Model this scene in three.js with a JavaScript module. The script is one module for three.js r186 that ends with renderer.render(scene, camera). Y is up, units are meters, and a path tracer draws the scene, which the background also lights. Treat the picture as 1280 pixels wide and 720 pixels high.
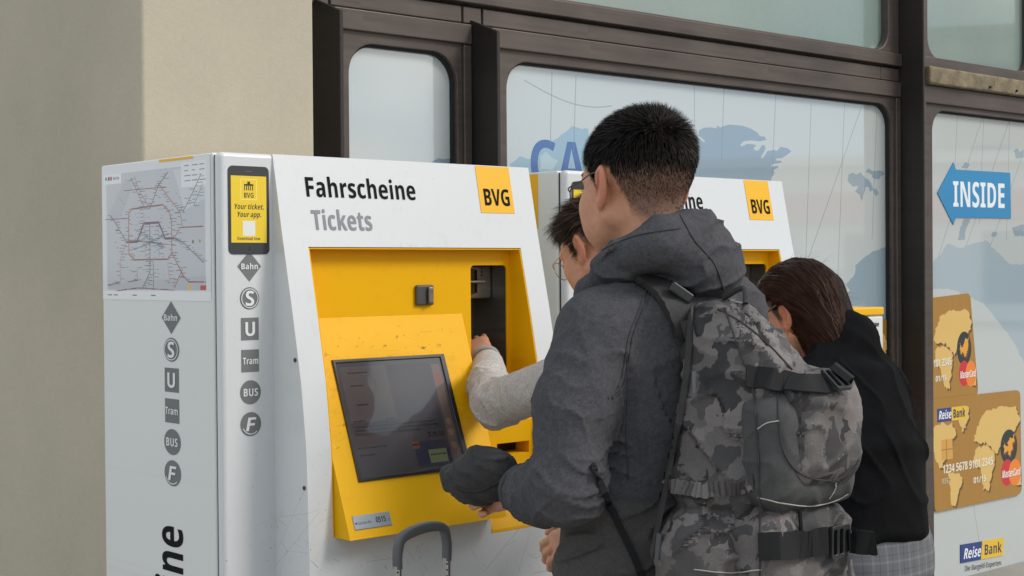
import * as THREE from 'three';
import { RoundedBoxGeometry } from 'three/addons/geometries/RoundedBoxGeometry.js';
import { mergeGeometries, mergeVertices, toCreasedNormals } from 'three/addons/utils/BufferGeometryUtils.js';
import { FontLoader } from 'three/addons/loaders/FontLoader.js';
import { Brush, Evaluator, SUBTRACTION, ADDITION } from 'three-bvh-csg';
import { createNoise3D, createNoise2D } from 'simplex-noise';

// ---------------------------------------------------------------- camera, sky, sun, exposure
const scene = new THREE.Scene();
const FOC = 1887, PITCH = -0.0117, ROLL = 0.008, YAW = THREE.MathUtils.degToRad(90 - 48.06);   // focal length in photo pixels (1280 x 720)
const camera = new THREE.PerspectiveCamera(2 * Math.atan(360 / FOC) * 180 / Math.PI, 1280 / 720, 0.05, 800);
camera.position.set(-1.812, 1.46, 3.010);
camera.rotation.order = 'YXZ';
camera.rotation.set(PITCH, -YAW, -ROLL);
camera.updateMatrixWorld(true);
scene.add(camera);
const renderer = new THREE.WebGLRenderer({ antialias: true });
renderer.setSize(1024, 576);
renderer.toneMapping = THREE.LinearToneMapping;
renderer.toneMappingExposure = 1.36;
renderer.shadowMap.enabled = true;
renderer.shadowMap.type = THREE.PCFSoftShadowMap;

const SUN_DIR = new THREE.Vector3(0.55, 0.80, 0.78).normalize();
const sun = new THREE.DirectionalLight(new THREE.Color(1.0, 0.95, 0.88), 1.5);
sun.position.copy(SUN_DIR).multiplyScalar(12);
sun.castShadow = true; sun.shadow.radius = 36; sun.shadow.mapSize.set(2048, 2048);
Object.assign(sun.shadow.camera, { left: -5, right: 7, top: 5, bottom: -5, near: 0.5, far: 40 });
scene.add(sun, sun.target);

const n3 = createNoise3D(rng(11)), n2 = createNoise2D(rng(23));
function rng(seed) { let a = seed >>> 0; return () => { a = (a + 0x6D2B79F5) | 0; let t = Math.imul(a ^ (a >>> 15), 1 | a); t = (t + Math.imul(t ^ (t >>> 7), 61 | t)) ^ t; return ((t ^ (t >>> 14)) >>> 0) / 4294967296; }; }
const clamp = (v, a = 0, b = 1) => Math.min(b, Math.max(a, v)), lerp = (a, b, t) => a + (b - a) * t, ss = (a, b, v) => { const t = clamp((v - a) / (b - a)); return t * t * (3 - 2 * t); };
const fbm3 = (x, y, z, o = 4) => { let s = 0, a = 0.5; for (let i = 0; i < o; i++) { s += a * n3(x, y, z); x *= 2.03; y *= 2.03; z *= 2.03; a *= 0.5; } return s; };

{ // bright, thinly clouded sky
  const w = 1024, h = 512, d = new Float32Array(w * h * 4);
  for (let j = 0; j < h; j++) for (let i = 0; i < w; i++) {
    const th = (j + 0.5) / h * Math.PI - Math.PI / 2, ph = (i + 0.5) / w * 2 * Math.PI, cy = Math.sin(th), c = Math.cos(th);
    const x = c * Math.cos(ph), z = c * Math.sin(ph), k = (j * w + i) * 4;
    const up = Math.max(0, cy), cl = ss(-0.22, 0.42, fbm3(x * 1.9 + 3, cy * 5.2, z * 1.9, 5) - 0.05);
    const blue = [0.43 - 0.03 * up, 0.56 - 0.03 * up, 0.70 - 0.03 * up], cloud = [1.26, 1.13, 0.97];
    for (let q = 0; q < 3; q++) d[k + q] = 0.90 * lerp(blue[q], cloud[q], cl * 0.85) * (cy < 0 ? 0.45 : 1);
    d[k + 3] = 1;
  }
  const sky = new THREE.DataTexture(d, w, h, THREE.RGBAFormat, THREE.FloatType);
  sky.mapping = THREE.EquirectangularReflectionMapping; sky.magFilter = THREE.LinearFilter; sky.minFilter = THREE.LinearFilter; sky.needsUpdate = true;
  scene.background = sky; scene.environment = sky; scene.backgroundIntensity = 1; scene.environmentIntensity = 1;
}

// ---------------------------------------------------------------- helpers
const V = (x, y, z) => new THREE.Vector3(x, y, z);
const camR = V(1, 0, 0).transformDirection(camera.matrixWorld), camU = V(0, 1, 0).transformDirection(camera.matrixWorld), camF = V(0, 0, -1).transformDirection(camera.matrixWorld);
const ray = (px, py) => camF.clone().addScaledVector(camR, (px - 640) / FOC).addScaledVector(camU, -(py - 360) / FOC);   // a photo pixel's direction
const onZ = (px, py, z) => { const d = ray(px, py); return camera.position.clone().addScaledVector(d, (z - camera.position.z) / d.z); };
const dep = (px, py, Z) => camera.position.clone().addScaledVector(ray(px, py), Z);   // point on that direction at a known distance

const taken = new Map();
function numbered(n) { const k = taken.get(n) || 0; taken.set(n, k + 1); return k ? n + '_' + String(k).padStart(3, '0') : n; }
function mk(name, geo, mat, parent = scene) { const m = new THREE.Mesh(geo, mat); m.name = parent === scene ? numbered(name) : name; m.castShadow = m.receiveShadow = true; parent.add(m); return m; }
function tag(o, label, category, group, kind) { if (label) o.userData.label = label; if (category) o.userData.category = category; if (group) o.userData.group = group; if (kind) o.userData.kind = kind; return o; }
function thing(name, label, category, pos = [0, 0, 0], group) { const g = new THREE.Group(); g.name = numbered(name); g.position.set(...pos); scene.add(g); return tag(g, label, category, group); }
function boxUV(g, s = 1) {   // uv in metres, from the axis that each face looks along
  g = g.index ? g.toNonIndexed() : g; const p = g.attributes.position, uv = new Float32Array(p.count * 2), a = V(), b = V(), c = V();
  for (let i = 0; i < p.count; i += 3) {
    a.fromBufferAttribute(p, i); b.fromBufferAttribute(p, i + 1).sub(a); c.fromBufferAttribute(p, i + 2).sub(a); b.cross(c);
    const x = Math.abs(b.x), y = Math.abs(b.y), z = Math.abs(b.z);
    for (let k = i; k < i + 3; k++) { const X = p.getX(k), Y = p.getY(k), Z = p.getZ(k), q = y > x && y > z ? [X, Z] : x > z ? [Z, Y] : [X, Y]; uv[2 * k] = q[0] / s; uv[2 * k + 1] = q[1] / s; }
  }
  g.setAttribute('uv', new THREE.BufferAttribute(uv, 2)); return g;
}
const box = (x0, x1, y0, y1, z0, z1, r = 0.004) => { const w = x1 - x0, h = y1 - y0, d = z1 - z0; const g = r > 0 ? new RoundedBoxGeometry(w, h, d, 2, Math.min(r, w / 2.01, h / 2.01, d / 2.01)) : new THREE.BoxGeometry(w, h, d); g.translate((x0 + x1) / 2, (y0 + y1) / 2, (z0 + z1) / 2); return boxUV(g); };
const slab = (pts, z0, z1, bevel = 0) => { const s = new THREE.Shape(pts.map(p => new THREE.Vector2(p[0], p[1]))); const g = new THREE.ExtrudeGeometry(s, { depth: z1 - z0 - 2 * bevel, bevelEnabled: bevel > 0, bevelThickness: bevel, bevelSize: bevel, bevelOffset: -bevel, bevelSegments: 2, curveSegments: 12 }); g.translate(0, 0, z0 + bevel); return g; };
const join = gs => { gs = gs.map(g => g.index ? g.toNonIndexed() : g); for (const g of gs) for (const k of Object.keys(g.attributes)) if (!['position', 'normal', 'uv', 'color'].includes(k) || !gs.every(q => q.attributes[k])) g.deleteAttribute(k); return mergeGeometries(gs); };
const curve = (pts, closed = false, tension = 0.5) => new THREE.CatmullRomCurve3(pts.map(p => p.isVector3 ? p : V(...p)), closed, 'centripetal', tension);
const tube = (pts, r, n = 24, rs = 8, closed = false) => new THREE.TubeGeometry(curve(pts, closed), n, r, rs, closed);

// tiling noise for textures
function tileNoise(size, cells, seed) {
  const r = rng(seed), g = new Float32Array(cells * cells).map(() => r()), o = new Float32Array(size * size);
  for (let j = 0; j < size; j++) for (let i = 0; i < size; i++) {
    const x = i / size * cells, y = j / size * cells, x0 = Math.floor(x), y0 = Math.floor(y), fx = x - x0, fy = y - y0, u = fx * fx * (3 - 2 * fx), v = fy * fy * (3 - 2 * fy);
    const G = (a, b) => g[(b % cells) * cells + (a % cells)];
    o[j * size + i] = lerp(lerp(G(x0, y0), G(x0 + 1, y0), u), lerp(G(x0, y0 + 1), G(x0 + 1, y0 + 1), u), v);
  } return o;
}
function tileFbm(size, cells, oct, seed) { const o = new Float32Array(size * size); let a = 0.5, t = 0; for (let k = 0; k < oct && cells <= size; k++, cells *= 2, a *= 0.55) { const n = tileNoise(size, cells, seed + k); for (let i = 0; i < o.length; i++) o[i] += a * n[i]; t += a; } return o.map(v => v / t); }
function dataTex(size, fn, srgb, rep = 1, h = size) {
  const d = new Uint8Array(size * h * 4); for (let j = 0; j < h; j++) for (let i = 0; i < size; i++) { const c = fn(i, j, j * size + i), k = (j * size + i) * 4; if (typeof c === 'number') d[k] = d[k + 1] = d[k + 2] = clamp(c) * 255; else { d[k] = clamp(c[0]) * 255; d[k + 1] = clamp(c[1]) * 255; d[k + 2] = clamp(c[2]) * 255; } d[k + 3] = 255; }
  const t = new THREE.DataTexture(d, size, h); t.wrapS = t.wrapT = THREE.RepeatWrapping; t.magFilter = THREE.LinearFilter; t.minFilter = THREE.LinearMipmapLinearFilter; t.generateMipmaps = true; if (srgb) t.colorSpace = THREE.SRGBColorSpace; t.repeat.set(rep, rep); t.needsUpdate = true; return t;
}
function canvasTex(w, h, draw) { const c = document.createElement('canvas'); c.width = w; c.height = h; const g = c.getContext('2d'); draw(g, w, h); const t = new THREE.CanvasTexture(c); t.colorSpace = THREE.SRGBColorSpace; t.anisotropy = 8; return t; }
const css = (r, g, b, a = 1) => `rgba(${r | 0},${g | 0},${b | 0},${a})`;
const std = o => new THREE.MeshStandardMaterial(o), phy = o => new THREE.MeshPhysicalMaterial(o);
const lin = (r, g, b) => new THREE.Color().setRGB(r, g, b);
const font = await new FontLoader().loadAsync('fonts/droid/droid_sans_bold.typeface.json'), fontR = await new FontLoader().loadAsync('fonts/droid/droid_sans_regular.typeface.json');
const capOf = f => { const q = new THREE.ShapeGeometry(f.generateShapes('H', 100), 2); q.computeBoundingBox(); return q.boundingBox.max.y; };
// flat lettering: width w, cap height h, lower left corner at the origin
function letters(text, w, h, f = font) { const sh = f.generateShapes(text, 100); const g = new THREE.ShapeGeometry(sh, 6); g.computeBoundingBox(); const b = g.boundingBox, cap = capOf(f); g.translate(-b.min.x, 0, 0); g.scale(w / (b.max.x - b.min.x), h / cap, 1); return g; }
// ---------------------------------------------------------------- materials of the setting
const fineN = tileFbm(512, 8, 6, 5), coarseN = tileFbm(512, 3, 7, 77), grainN = tileFbm(512, 128, 3, 31);
const plasterMap = dataTex(512, (i, j, k) => { const v = 0.90 + 0.06 * (coarseN[k] - 0.5) * 2 + 0.03 * (grainN[k] - 0.5); return [v, v * 0.995, v * 0.985]; }, true, 0.6);
const plasterBump = dataTex(512, (i, j, k) => 0.5 + 0.35 * (fineN[k] - 0.5) + 0.5 * (grainN[k] - 0.5), false, 1.6);
const plaster = std({ color: lin(0.60, 0.535, 0.415), map: plasterMap, bumpMap: plasterBump, bumpScale: 0.0014, roughness: 0.85 });
const streakN = (() => { const a = tileNoise(512, 256, 9), b = tileNoise(512, 64, 10), o = new Float32Array(512 * 512); for (let j = 0; j < 512; j++) for (let i = 0; i < 512; i++) { let s = 0; for (let q = 0; q < 16; q++) s += a[((j) % 512) * 512 + ((Math.floor(i / 14) + q * 3) % 512)]; o[j * 512 + i] = 0.7 * s / 16 + 0.3 * b[j * 512 + (i >> 3)]; } return o; })();
const bronzeMap = dataTex(512, (i, j, k) => { const v = 0.82 + 0.34 * (streakN[k] - 0.5) + 0.22 * (coarseN[k] - 0.5); return [v, v * 0.985, v * 0.97]; }, true, 1);
const bronzeRough = dataTex(512, (i, j, k) => [0, 0.42 + 0.3 * (coarseN[k] - 0.4), 0], false, 1.3);
const bronze = std({ color: lin(0.16, 0.128, 0.112), map: bronzeMap, roughness: 1, roughnessMap: bronzeRough, metalness: 0.35 });
const bronzeDark = std({ color: lin(0.035, 0.026, 0.022), map: bronzeMap, roughness: 0.6, metalness: 0.1 });
const rubber = std({ color: lin(0.012, 0.012, 0.013), roughness: 0.7 });
const paving = std({ color: lin(0.40, 0.38, 0.345), map: plasterMap, bumpMap: plasterBump, bumpScale: 0.003, roughness: 0.9 });

{ const g = new THREE.PlaneGeometry(300, 300); g.rotateX(-Math.PI / 2); const p = mk('pavement', boxUV(g), paving); tag(p, 'grey stone pavement in front of the station windows', 'pavement', null, 'structure'); }

// ---------------------------------------------------------------- pillar
tag(mk('plaster_pillar', box(0.137, 0.688, 0.0, 3.6, -1.75, -0.62, 0.012), plaster), 'beige plastered pillar behind the ticket machine that carries the network map', 'pillar');

// ---------------------------------------------------------------- printed glazing film
const ZP = -0.85;                                            // plane of the panes
function roundRect(x0, x1, y0, y1, r, n = 10) { const p = []; for (const [cx, cy, a] of [[x1 - r, y0 + r, -Math.PI / 2], [x1 - r, y1 - r, 0], [x0 + r, y1 - r, Math.PI / 2], [x0 + r, y0 + r, Math.PI]]) for (let i = 0; i <= n; i++) { const t = a + i / n * Math.PI / 2; p.push([cx + r * Math.cos(t), cy + r * Math.sin(t)]); } return p; }
function filmTex(x0, x1, y0, y1, W, draw) {                 // print in wall coordinates; P turns a photo pixel into canvas coordinates
  const H = Math.round(W * (y1 - y0) / (x1 - x0)), k = W / (x1 - x0), P = (px, py) => { const q = onZ(px, py, ZP); return [(q.x - x0) * k, (y1 - q.y) * k]; };
  const t = canvasTex(W, H, g => draw(g, P, k, W, H)); return t;
}
function poly(g, P, pts, fill) { g.beginPath(); pts.forEach((p, i) => { const q = P(...p); i ? g.lineTo(...q) : g.moveTo(...q); }); g.closePath(); g.fillStyle = fill; g.fill(); }
function roughPoly(g, P, pts, fill, amp, seed) { const r = rng(seed), o = []; for (let i = 0; i < pts.length; i++) { const a = pts[i], b = pts[(i + 1) % pts.length], n = Math.max(1, Math.round(Math.hypot(b[0] - a[0], b[1] - a[1]) / (amp * 2))); for (let k = 0; k < n; k++) o.push([lerp(a[0], b[0], k / n) + (r() - 0.5) * amp, lerp(a[1], b[1], k / n) + (r() - 0.5) * amp]); } poly(g, P, o, fill); }
const LAND = css(150, 170, 186), LAND2 = css(160, 178, 188), FILM = css(208, 213, 211), LINE = css(128, 140, 146, 0.55);
function strokes(g, P, list, k) { g.strokeStyle = LINE; g.lineWidth = 0.004 * k; for (const [a, b, c, d] of list) { g.beginPath(); g.moveTo(...P(a, b)); g.lineTo(...P(c, d)); g.stroke(); } }
function scuff(g, W, H, n, seed) { const r = rng(seed); for (let i = 0; i < n; i++) { g.fillStyle = css(235, 238, 238, 0.05 + 0.1 * r()); const x = r() * W, y = r() * H; g.fillRect(x, y, 1 + r() * 2, 8 + r() * 60); } }
const filmMat = t => phy({ map: t, color: lin(0.86, 0.86, 0.86), roughness: 0.05, ior: 2.0, clearcoat: 1, clearcoatRoughness: 0.01 });
function paneGeo(pts, x0, x1, y0, y1, z0, z1) { const g = slab(pts, z0, z1); const p = g.attributes.position, uv = g.attributes.uv; for (let i = 0; i < p.count; i++) uv.setXY(i, (p.getX(i) - x0) / (x1 - x0), (p.getY(i) - y0) / (y1 - y0)); return g; }

const wall = thing('window_wall', 'brown metal framed glazed shop front with pale printed film', 'shop front', [0, 0, 0]);
const YB = -0.06, YT = 2.176;                                 // lower row of panes
const bays = [
  { x0: 0.955, x1: 1.392, r: 0.10, W: 370, draw: (g, P, k, W, H) => {  roughPoly(g, P, [[540, 203], [548, 199], [566, 199], [570, 240], [500, 260], [520, 220]], LAND, 3, 3); scuff(g, W, H, 60, 4); } },
  { x0: 1.612, x1: 3.885, r: 0.10, W: 2048, draw: (g, P, k, W, H) => {
    const z4 = (x, y) => [x / 4.571 + 840, y / 4.571 + 130];
    poly(g, P, [[60, 300], [90, 190], [125, 175], [150, 182], [155, 150], [185, 135], [225, 133], [250, 140], [262, 123], [275, 135], [300, 124], [330, 118], [400, 124], [450, 140], [490, 165], [500, 182], [530, 187], [540, 205], [500, 213], [450, 208], [410, 213], [388, 235], [400, 241], [430, 228], [470, 230], [482, 240], [465, 252], [475, 266], [495, 265], [512, 238], [528, 234], [535, 255], [508, 305], [518, 312], [545, 270], [580, 262], [600, 268], [620, 245], [660, 252], [682, 270], [655, 292], [630, 308], [595, 312], [592, 322], [625, 325], [628, 334], [600, 340], [570, 345], [566, 358], [610, 352], [603, 366], [582, 376], [585, 395], [570, 420], [560, 470], [480, 560], [300, 700], [60, 700]].map(p => z4(...p)), LAND);
    poly(g, P, [[128, 172], [160, 185], [190, 212], [182, 218], [150, 195]].map(p => z4(...p)), FILM);
    roughPoly(g, P, [[1005, 405], [1030, 392], [1055, 405], [1078, 388], [1090, 410], [1118, 430], [1140, 450], [1150, 490], [1130, 500], [1118, 470], [1105, 480], [1085, 560], [1070, 520], [1048, 500], [1065, 470], [1030, 470], [1006, 445]].map(p => z4(...p)), LAND2, 1.2, 5);
    roughPoly(g, P, [[1105, 390], [1122, 365], [1140, 385], [1200, 378], [1215, 395], [1180, 430], [1150, 425], [1135, 400]].map(p => z4(...p)), LAND2, 1.2, 6);
    roughPoly(g, P, [[1148, 490], [1165, 480], [1182, 510], [1165, 530]].map(p => z4(...p)), LAND2, 1.2, 7);
    const z5 = (x, y) => [x / 2.768 + 840, y / 2.768 + 200];
    roughPoly(g, P, [[635, 365], [650, 350], [690, 320], [740, 300], [775, 300], [775, 620], [620, 620], [590, 540], [600, 505], [588, 480], [615, 450], [600, 430], [630, 400]].map(p => z5(...p)), LAND2, 1.6, 8);
    roughPoly(g, P, [[638, 205], [650, 195], [668, 200], [672, 190], [700, 170], [715, 158], [735, 162], [735, 240], [700, 260], [640, 240]], css(160, 188, 204), 2, 9);
    // capital letters
    const [ax, ay] = P(660, 214), [bx] = P(798, 220), [, ty] = P(694, 170); g.save(); g.fillStyle = css(66, 106, 168); const fs = (ay - ty) / 0.72; g.font = `bold ${fs}px sans-serif`; g.translate(ax, ay + 0.05 * k); const tw = g.measureText('CASH').width; g.scale((bx - ax) / tw, 1.25); g.fillText('CASH', 0, 0); g.restore();
    roughPoly(g, P, [[676, 195], [682, 190], [697, 201], [690, 212], [676, 212]], css(186, 207, 216), 2, 12);
    strokes(g, P, [[1014, 130, 1007, 330], [1078, 130, 1008, 330], [1056, 120, 1046, 380], [970, 115, 965, 220], [905, 110, 902, 200], [868, 105, 868, 160], [720, 95, 717, 190], [690, 90, 688, 180], [1096, 140, 1090, 300]], k);
    g.strokeStyle = LINE; g.lineWidth = 0.004 * k; g.beginPath(); for (let i = 0; i <= 20; i++) { const t = i / 20, q = P(655 + 110 * t, 100 + 34 * Math.sin(t * 1.9)); i ? g.lineTo(...q) : g.moveTo(...q); } g.stroke();
    scuff(g, W, H, 90, 14);
  } },
  { x0: 4.205, x1: 5.52, r: 0.10, W: 1024, draw: (g, P, k, W, H) => {
    const z3 = (x, y) => [x / 6 + 1140, y / 6 + 180];
    strokes(g, P, [[1165, 130, 1158, 330], [1197, 140, 1190, 280], [1230, 140, 1224, 280], [1230, 140, 1170, 330], [1262, 150, 1200, 330], [1262, 150, 1258, 300], [1278, 195, 1230, 330], [1250, 560, 1262, 625], [1228, 565, 1222, 620], [1228, 600, 1252, 603], [1206, 560, 1226, 690]], k);
    roughPoly(g, P, [[345, 720], [365, 620], [390, 560], [440, 560], [400, 650], [395, 720]].map(p => z3(...p)), LAND2, 1, 15);
    roughPoly(g, P, [[590, 690], [610, 655], [640, 665], [625, 700]].map(p => z3(...p)), LAND2, 1, 16); roughPoly(g, P, [[745, 630], [840, 600], [840, 690], [770, 690]].map(p => z3(...p)), LAND2, 1, 17);
    roughPoly(g, P, [[370, 180], [400, 135], [430, 150], [420, 182]].map(p => z3(...p)), LAND2, 1, 18); roughPoly(g, P, [[765, 50], [790, 30], [810, 60], [840, 40], [840, 100], [780, 110]].map(p => z3(...p)), LAND2, 1, 19);
    roughPoly(g, P, [[1158, 360], [1165, 330], [1185, 305], [1200, 310], [1232, 300], [1262, 330], [1290, 330], [1290, 470], [1262, 420], [1230, 380], [1190, 362]], css(178, 194, 203), 2, 20);
    scuff(g, W, H, 60, 21);
  } },
];
function framePiece(name, x0, x1, y0, y1, z0, z1, m = bronze, r = 0.004) { return mk(name, box(x0, x1, y0, y1, z0, z1, r), m, wall); }
for (const b of bays) {
  const t = filmTex(b.x0 - 0.02, b.x1 + 0.02, YB - 0.02, YT + 0.02, b.W, (g, P, k, W, H) => { g.fillStyle = FILM; g.fillRect(0, 0, W, H); b.draw(g, P, k, W, H); });
  mk('pane', paneGeo([[b.x0 - 0.015, YB - 0.015], [b.x1 + 0.015, YB - 0.015], [b.x1 + 0.015, YT + 0.015], [b.x0 - 0.015, YT + 0.015]], b.x0 - 0.02, b.x1 + 0.02, YB - 0.02, YT + 0.02, ZP - 0.012, ZP), filmMat(t), wall);
  // frame with a rounded opening, rubber gasket inside it
  const ox0 = b.x0 - 0.075, ox1 = b.x1 + 0.062, oy0 = -0.12, oy1 = YT + 0.058;
  const s = new THREE.Shape([[ox0, oy0], [ox1, oy0], [ox1, oy1], [ox0, oy1]].map(p => new THREE.Vector2(...p))); s.holes.push(new THREE.Path(roundRect(b.x0, b.x1, YB, YT, b.r).reverse().map(p => new THREE.Vector2(...p))));
  const fg = new THREE.ExtrudeGeometry(s, { depth: 0.022, bevelEnabled: true, bevelSize: 0.003, bevelOffset: -0.003, bevelThickness: 0.003, bevelSegments: 2 }); fg.translate(0, 0, ZP + 0.006); mk('window_frame', boxUV(fg), bronze, wall);
  const gs = new THREE.Shape(roundRect(b.x0 - 0.003, b.x1 + 0.003, YB - 0.003, YT + 0.003, b.r).map(p => new THREE.Vector2(...p))); gs.holes.push(new THREE.Path(roundRect(b.x0 + 0.008, b.x1 - 0.008, YB + 0.008, YT - 0.008, b.r - 0.008).reverse().map(p => new THREE.Vector2(...p))));
  const gg = new THREE.ExtrudeGeometry(gs, { depth: 0.012, bevelEnabled: false }); gg.translate(0, 0, ZP + 0.001); mk('gasket', gg, rubber, wall);
}
// outer frame strips round each bay, standing a little prouder than the rounded frames
const ZF = ZP + 0.046;
for (const [x0, x1] of [[0.892, 1.447], [1.535, 3.938]]) {
  framePiece('frame_rail', x0, x1, YT + 0.034, YT + 0.100, ZP, ZF);
  framePiece('frame_stile', x0, x0 + 0.036, 0.002, YT + 0.031, ZP, ZF - 0.003); framePiece('frame_stile', x1 - 0.034, x1, 0.002, YT + 0.031, ZP, ZF - 0.003);
}
framePiece('frame_rail', 4.12, 5.6, YT + 0.026, YT + 0.105, ZP, ZF);
// grooved transom with joints, then the upper frame
for (const [x0, x1] of [[0.70, 0.878], [0.886, 1.412], [1.420, 1.498], [1.506, 3.80], [3.803, 3.938]]) framePiece('transom_cover', x0, x1, YT + 0.104, YT + 0.160, ZP, ZP + 0.034);
framePiece('backing_rail', 0.70, 3.936, YT + 0.150, YT + 0.180, ZP - 0.04, ZP - 0.014, bronze, 0);
for (const [x0, x1] of [[0.70, 3.938]]) framePiece('upper_frame', x0, x1, YT + 0.170, YT + 0.225, ZP, ZP + 0.052);
// fins standing out from the wall, their upper ends cut off at a slant
for (const x of [0.824, 1.449]) {
  const pr = [[ZP, 0.002], [-0.683, 0.002], [-0.683, YT + 0.064], [ZP + 0.03, YT + 0.118], [ZP, YT + 0.118]];
  const s = new THREE.Shape(pr.map(p => new THREE.Vector2(-p[0], p[1]))), g = new THREE.ExtrudeGeometry(s, { depth: 0.010, bevelEnabled: true, bevelSize: 0.002, bevelThickness: 0.002, bevelOffset: -0.002, bevelSegments: 1 });
  g.rotateY(Math.PI / 2); g.translate(x + 0.002, 0, 0); mk('fin', boxUV(g), bronzeDark, wall);
}
framePiece('post', 3.940, 3.952, 0, 3.6, ZP - 0.05, -0.694, bronzeDark, 0.006);
framePiece('post_cover', 3.956, 4.128, 0, 3.6, ZP - 0.04, ZP + 0.05, bronze, 0.004);

// upper panes: greenish glass
const greenGlass = phy({ color: lin(0.31, 0.40, 0.36), roughness: 0.22, clearcoat: 1, clearcoatRoughness: 0.03, map: plasterMap });
const YU = YT + 0.232;
for (const [x0, x1] of [[0.98, 3.852], [4.16, 5.05]]) {
  const s = new THREE.Shape([[x0 - 0.08, YU - 0.008], [x1 + (x1 < 4 ? 0.08 : 0.06), YU - 0.008], [x1 + (x1 < 4 ? 0.08 : 0.06), 3.55], [x0 - 0.08, 3.55]].map(p => new THREE.Vector2(...p))); s.holes.push(new THREE.Path(roundRect(x0, x1, YU + 0.002, 3.48, 0.09).reverse().map(p => new THREE.Vector2(...p))));
  const g = new THREE.ExtrudeGeometry(s, { depth: 0.03, bevelEnabled: true, bevelSize: 0.003, bevelOffset: -0.003, bevelThickness: 0.003, bevelSegments: 2 }); g.translate(0, 0, ZP + 0.005); mk('window_frame', boxUV(g), bronze, wall);
  mk('pane', boxUV(slab([[x0 - 0.03, YU - 0.03], [x1 + 0.03, YU - 0.03], [x1 + 0.03, 3.5], [x0 - 0.03, 3.5]], ZP - 0.012, ZP)), greenGlass, wall);
}
framePiece('upper_frame', 4.12, 5.6, YT + 0.185, YT + 0.235, ZP, ZP + 0.045);
{ // weathered tan ledge in the right-hand bay, sagging a little
  const tan = std({ color: lin(0.40, 0.345, 0.25), map: dataTex(256, (i, j, k) => { const n = fineN[(j * 2 % 512) * 512 + i * 2 % 512], c = coarseN[j * 512 + i], v = 0.75 + 0.5 * (n - 0.5) - (c > 0.62 ? 0.35 : 0); return [v, v * 0.97, v * 0.9]; }, true, 2.2), roughness: 0.9, bumpMap: plasterBump, bumpScale: 0.006 });
  const g = new RoundedBoxGeometry(1.48, 0.072, 0.09, 3, 0.01); const p = g.attributes.position; const pos = boxUV(g), q = pos.attributes.position; for (let i = 0; i < q.count; i++) { const X = q.getX(i); q.setY(i, q.getY(i) * (1 + 0.25 * n2(X * 9, 3)) + 0.008 * n2(X * 3, 1)); } pos.computeVertexNormals(); pos.translate(4.86, YT + 0.146, ZP + 0.03); mk('ledge', pos, tan, wall);
  const bolt = new THREE.CylinderGeometry(0.006, 0.006, 0.01, 10); bolt.rotateX(Math.PI / 2); for (const x of [4.62, 4.86]) { const b = bolt.clone(); b.translate(x, YT + 0.128, ZP + 0.079); mk('bolt', b, rubber, wall); }
}
framePiece('lintel', 0.70, 5.6, 3.556, 3.8, ZP - 0.1, ZP + 0.06);

// ---------------------------------------------------------------- signs stuck on the right-hand pane
const printMat = t => phy({ map: t, roughness: 0.35, clearcoat: 0.6, clearcoatRoughness: 0.06 });
function flatSign(name, label, category, pts, draw, W, z0 = ZP + 0.001, th = 0.003) {   // outline in photo pixels on the pane
  const w = pts.map(p => onZ(p[0], p[1], ZP)), xs = w.map(p => p.x), ys = w.map(p => p.y), x0 = Math.min(...xs), x1 = Math.max(...xs), y0 = Math.min(...ys), y1 = Math.max(...ys), k = W / (x1 - x0), H = Math.round(k * (y1 - y0));
  const t = canvasTex(W, H, g => draw(g, (px, py) => { const q = onZ(px, py, ZP); return [(q.x - x0) * k, (y1 - q.y) * k]; }, k, W, H));
  const r = new THREE.Shape(w.map(p => new THREE.Vector2(p.x, p.y))), g = new THREE.ExtrudeGeometry(r, { depth: th, bevelEnabled: false }), p = g.attributes.position, uv = g.attributes.uv;
  for (let i = 0; i < p.count; i++) uv.setXY(i, (p.getX(i) - x0) / (x1 - x0), (p.getY(i) - y0) / (y1 - y0)); g.translate(0, 0, z0);
  return tag(mk(name, g, printMat(t)), label, category);
}
function textIn(g, P, text, a, b, c, fill, fnt, stretch = 1) {   // text from a to b (baseline pixels), as tall as c (top pixel)
  const A = P(...a), B = P(...b), C = P(...c), h = Math.hypot(C[0] - A[0], C[1] - A[1]); g.save(); g.translate(...A); g.rotate(Math.atan2(B[1] - A[1], B[0] - A[0])); g.font = fnt.replace('#', (h / 0.72).toFixed(1)); const w = g.measureText(text).width; g.scale(Math.hypot(B[0] - A[0], B[1] - A[1]) / w * stretch, 1); g.fillStyle = fill; g.fillText(text, 0, 0); g.restore();
}
flatSign('arrow_sign', 'blue arrow sign with white letters on the glass beside the dark post', 'sign', [[1171, 241], [1191, 203], [1194, 212], [1262, 216], [1263, 273], [1194, 272], [1191, 281]], (g, P, k, W, H) => {
  g.fillStyle = css(38, 138, 190); g.fillRect(0, 0, W, H); textIn(g, P, 'INSIDE', [1190, 258], [1256, 260], [1190, 226], css(240, 243, 245), 'bold #px sans-serif');
}, 512);
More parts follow.
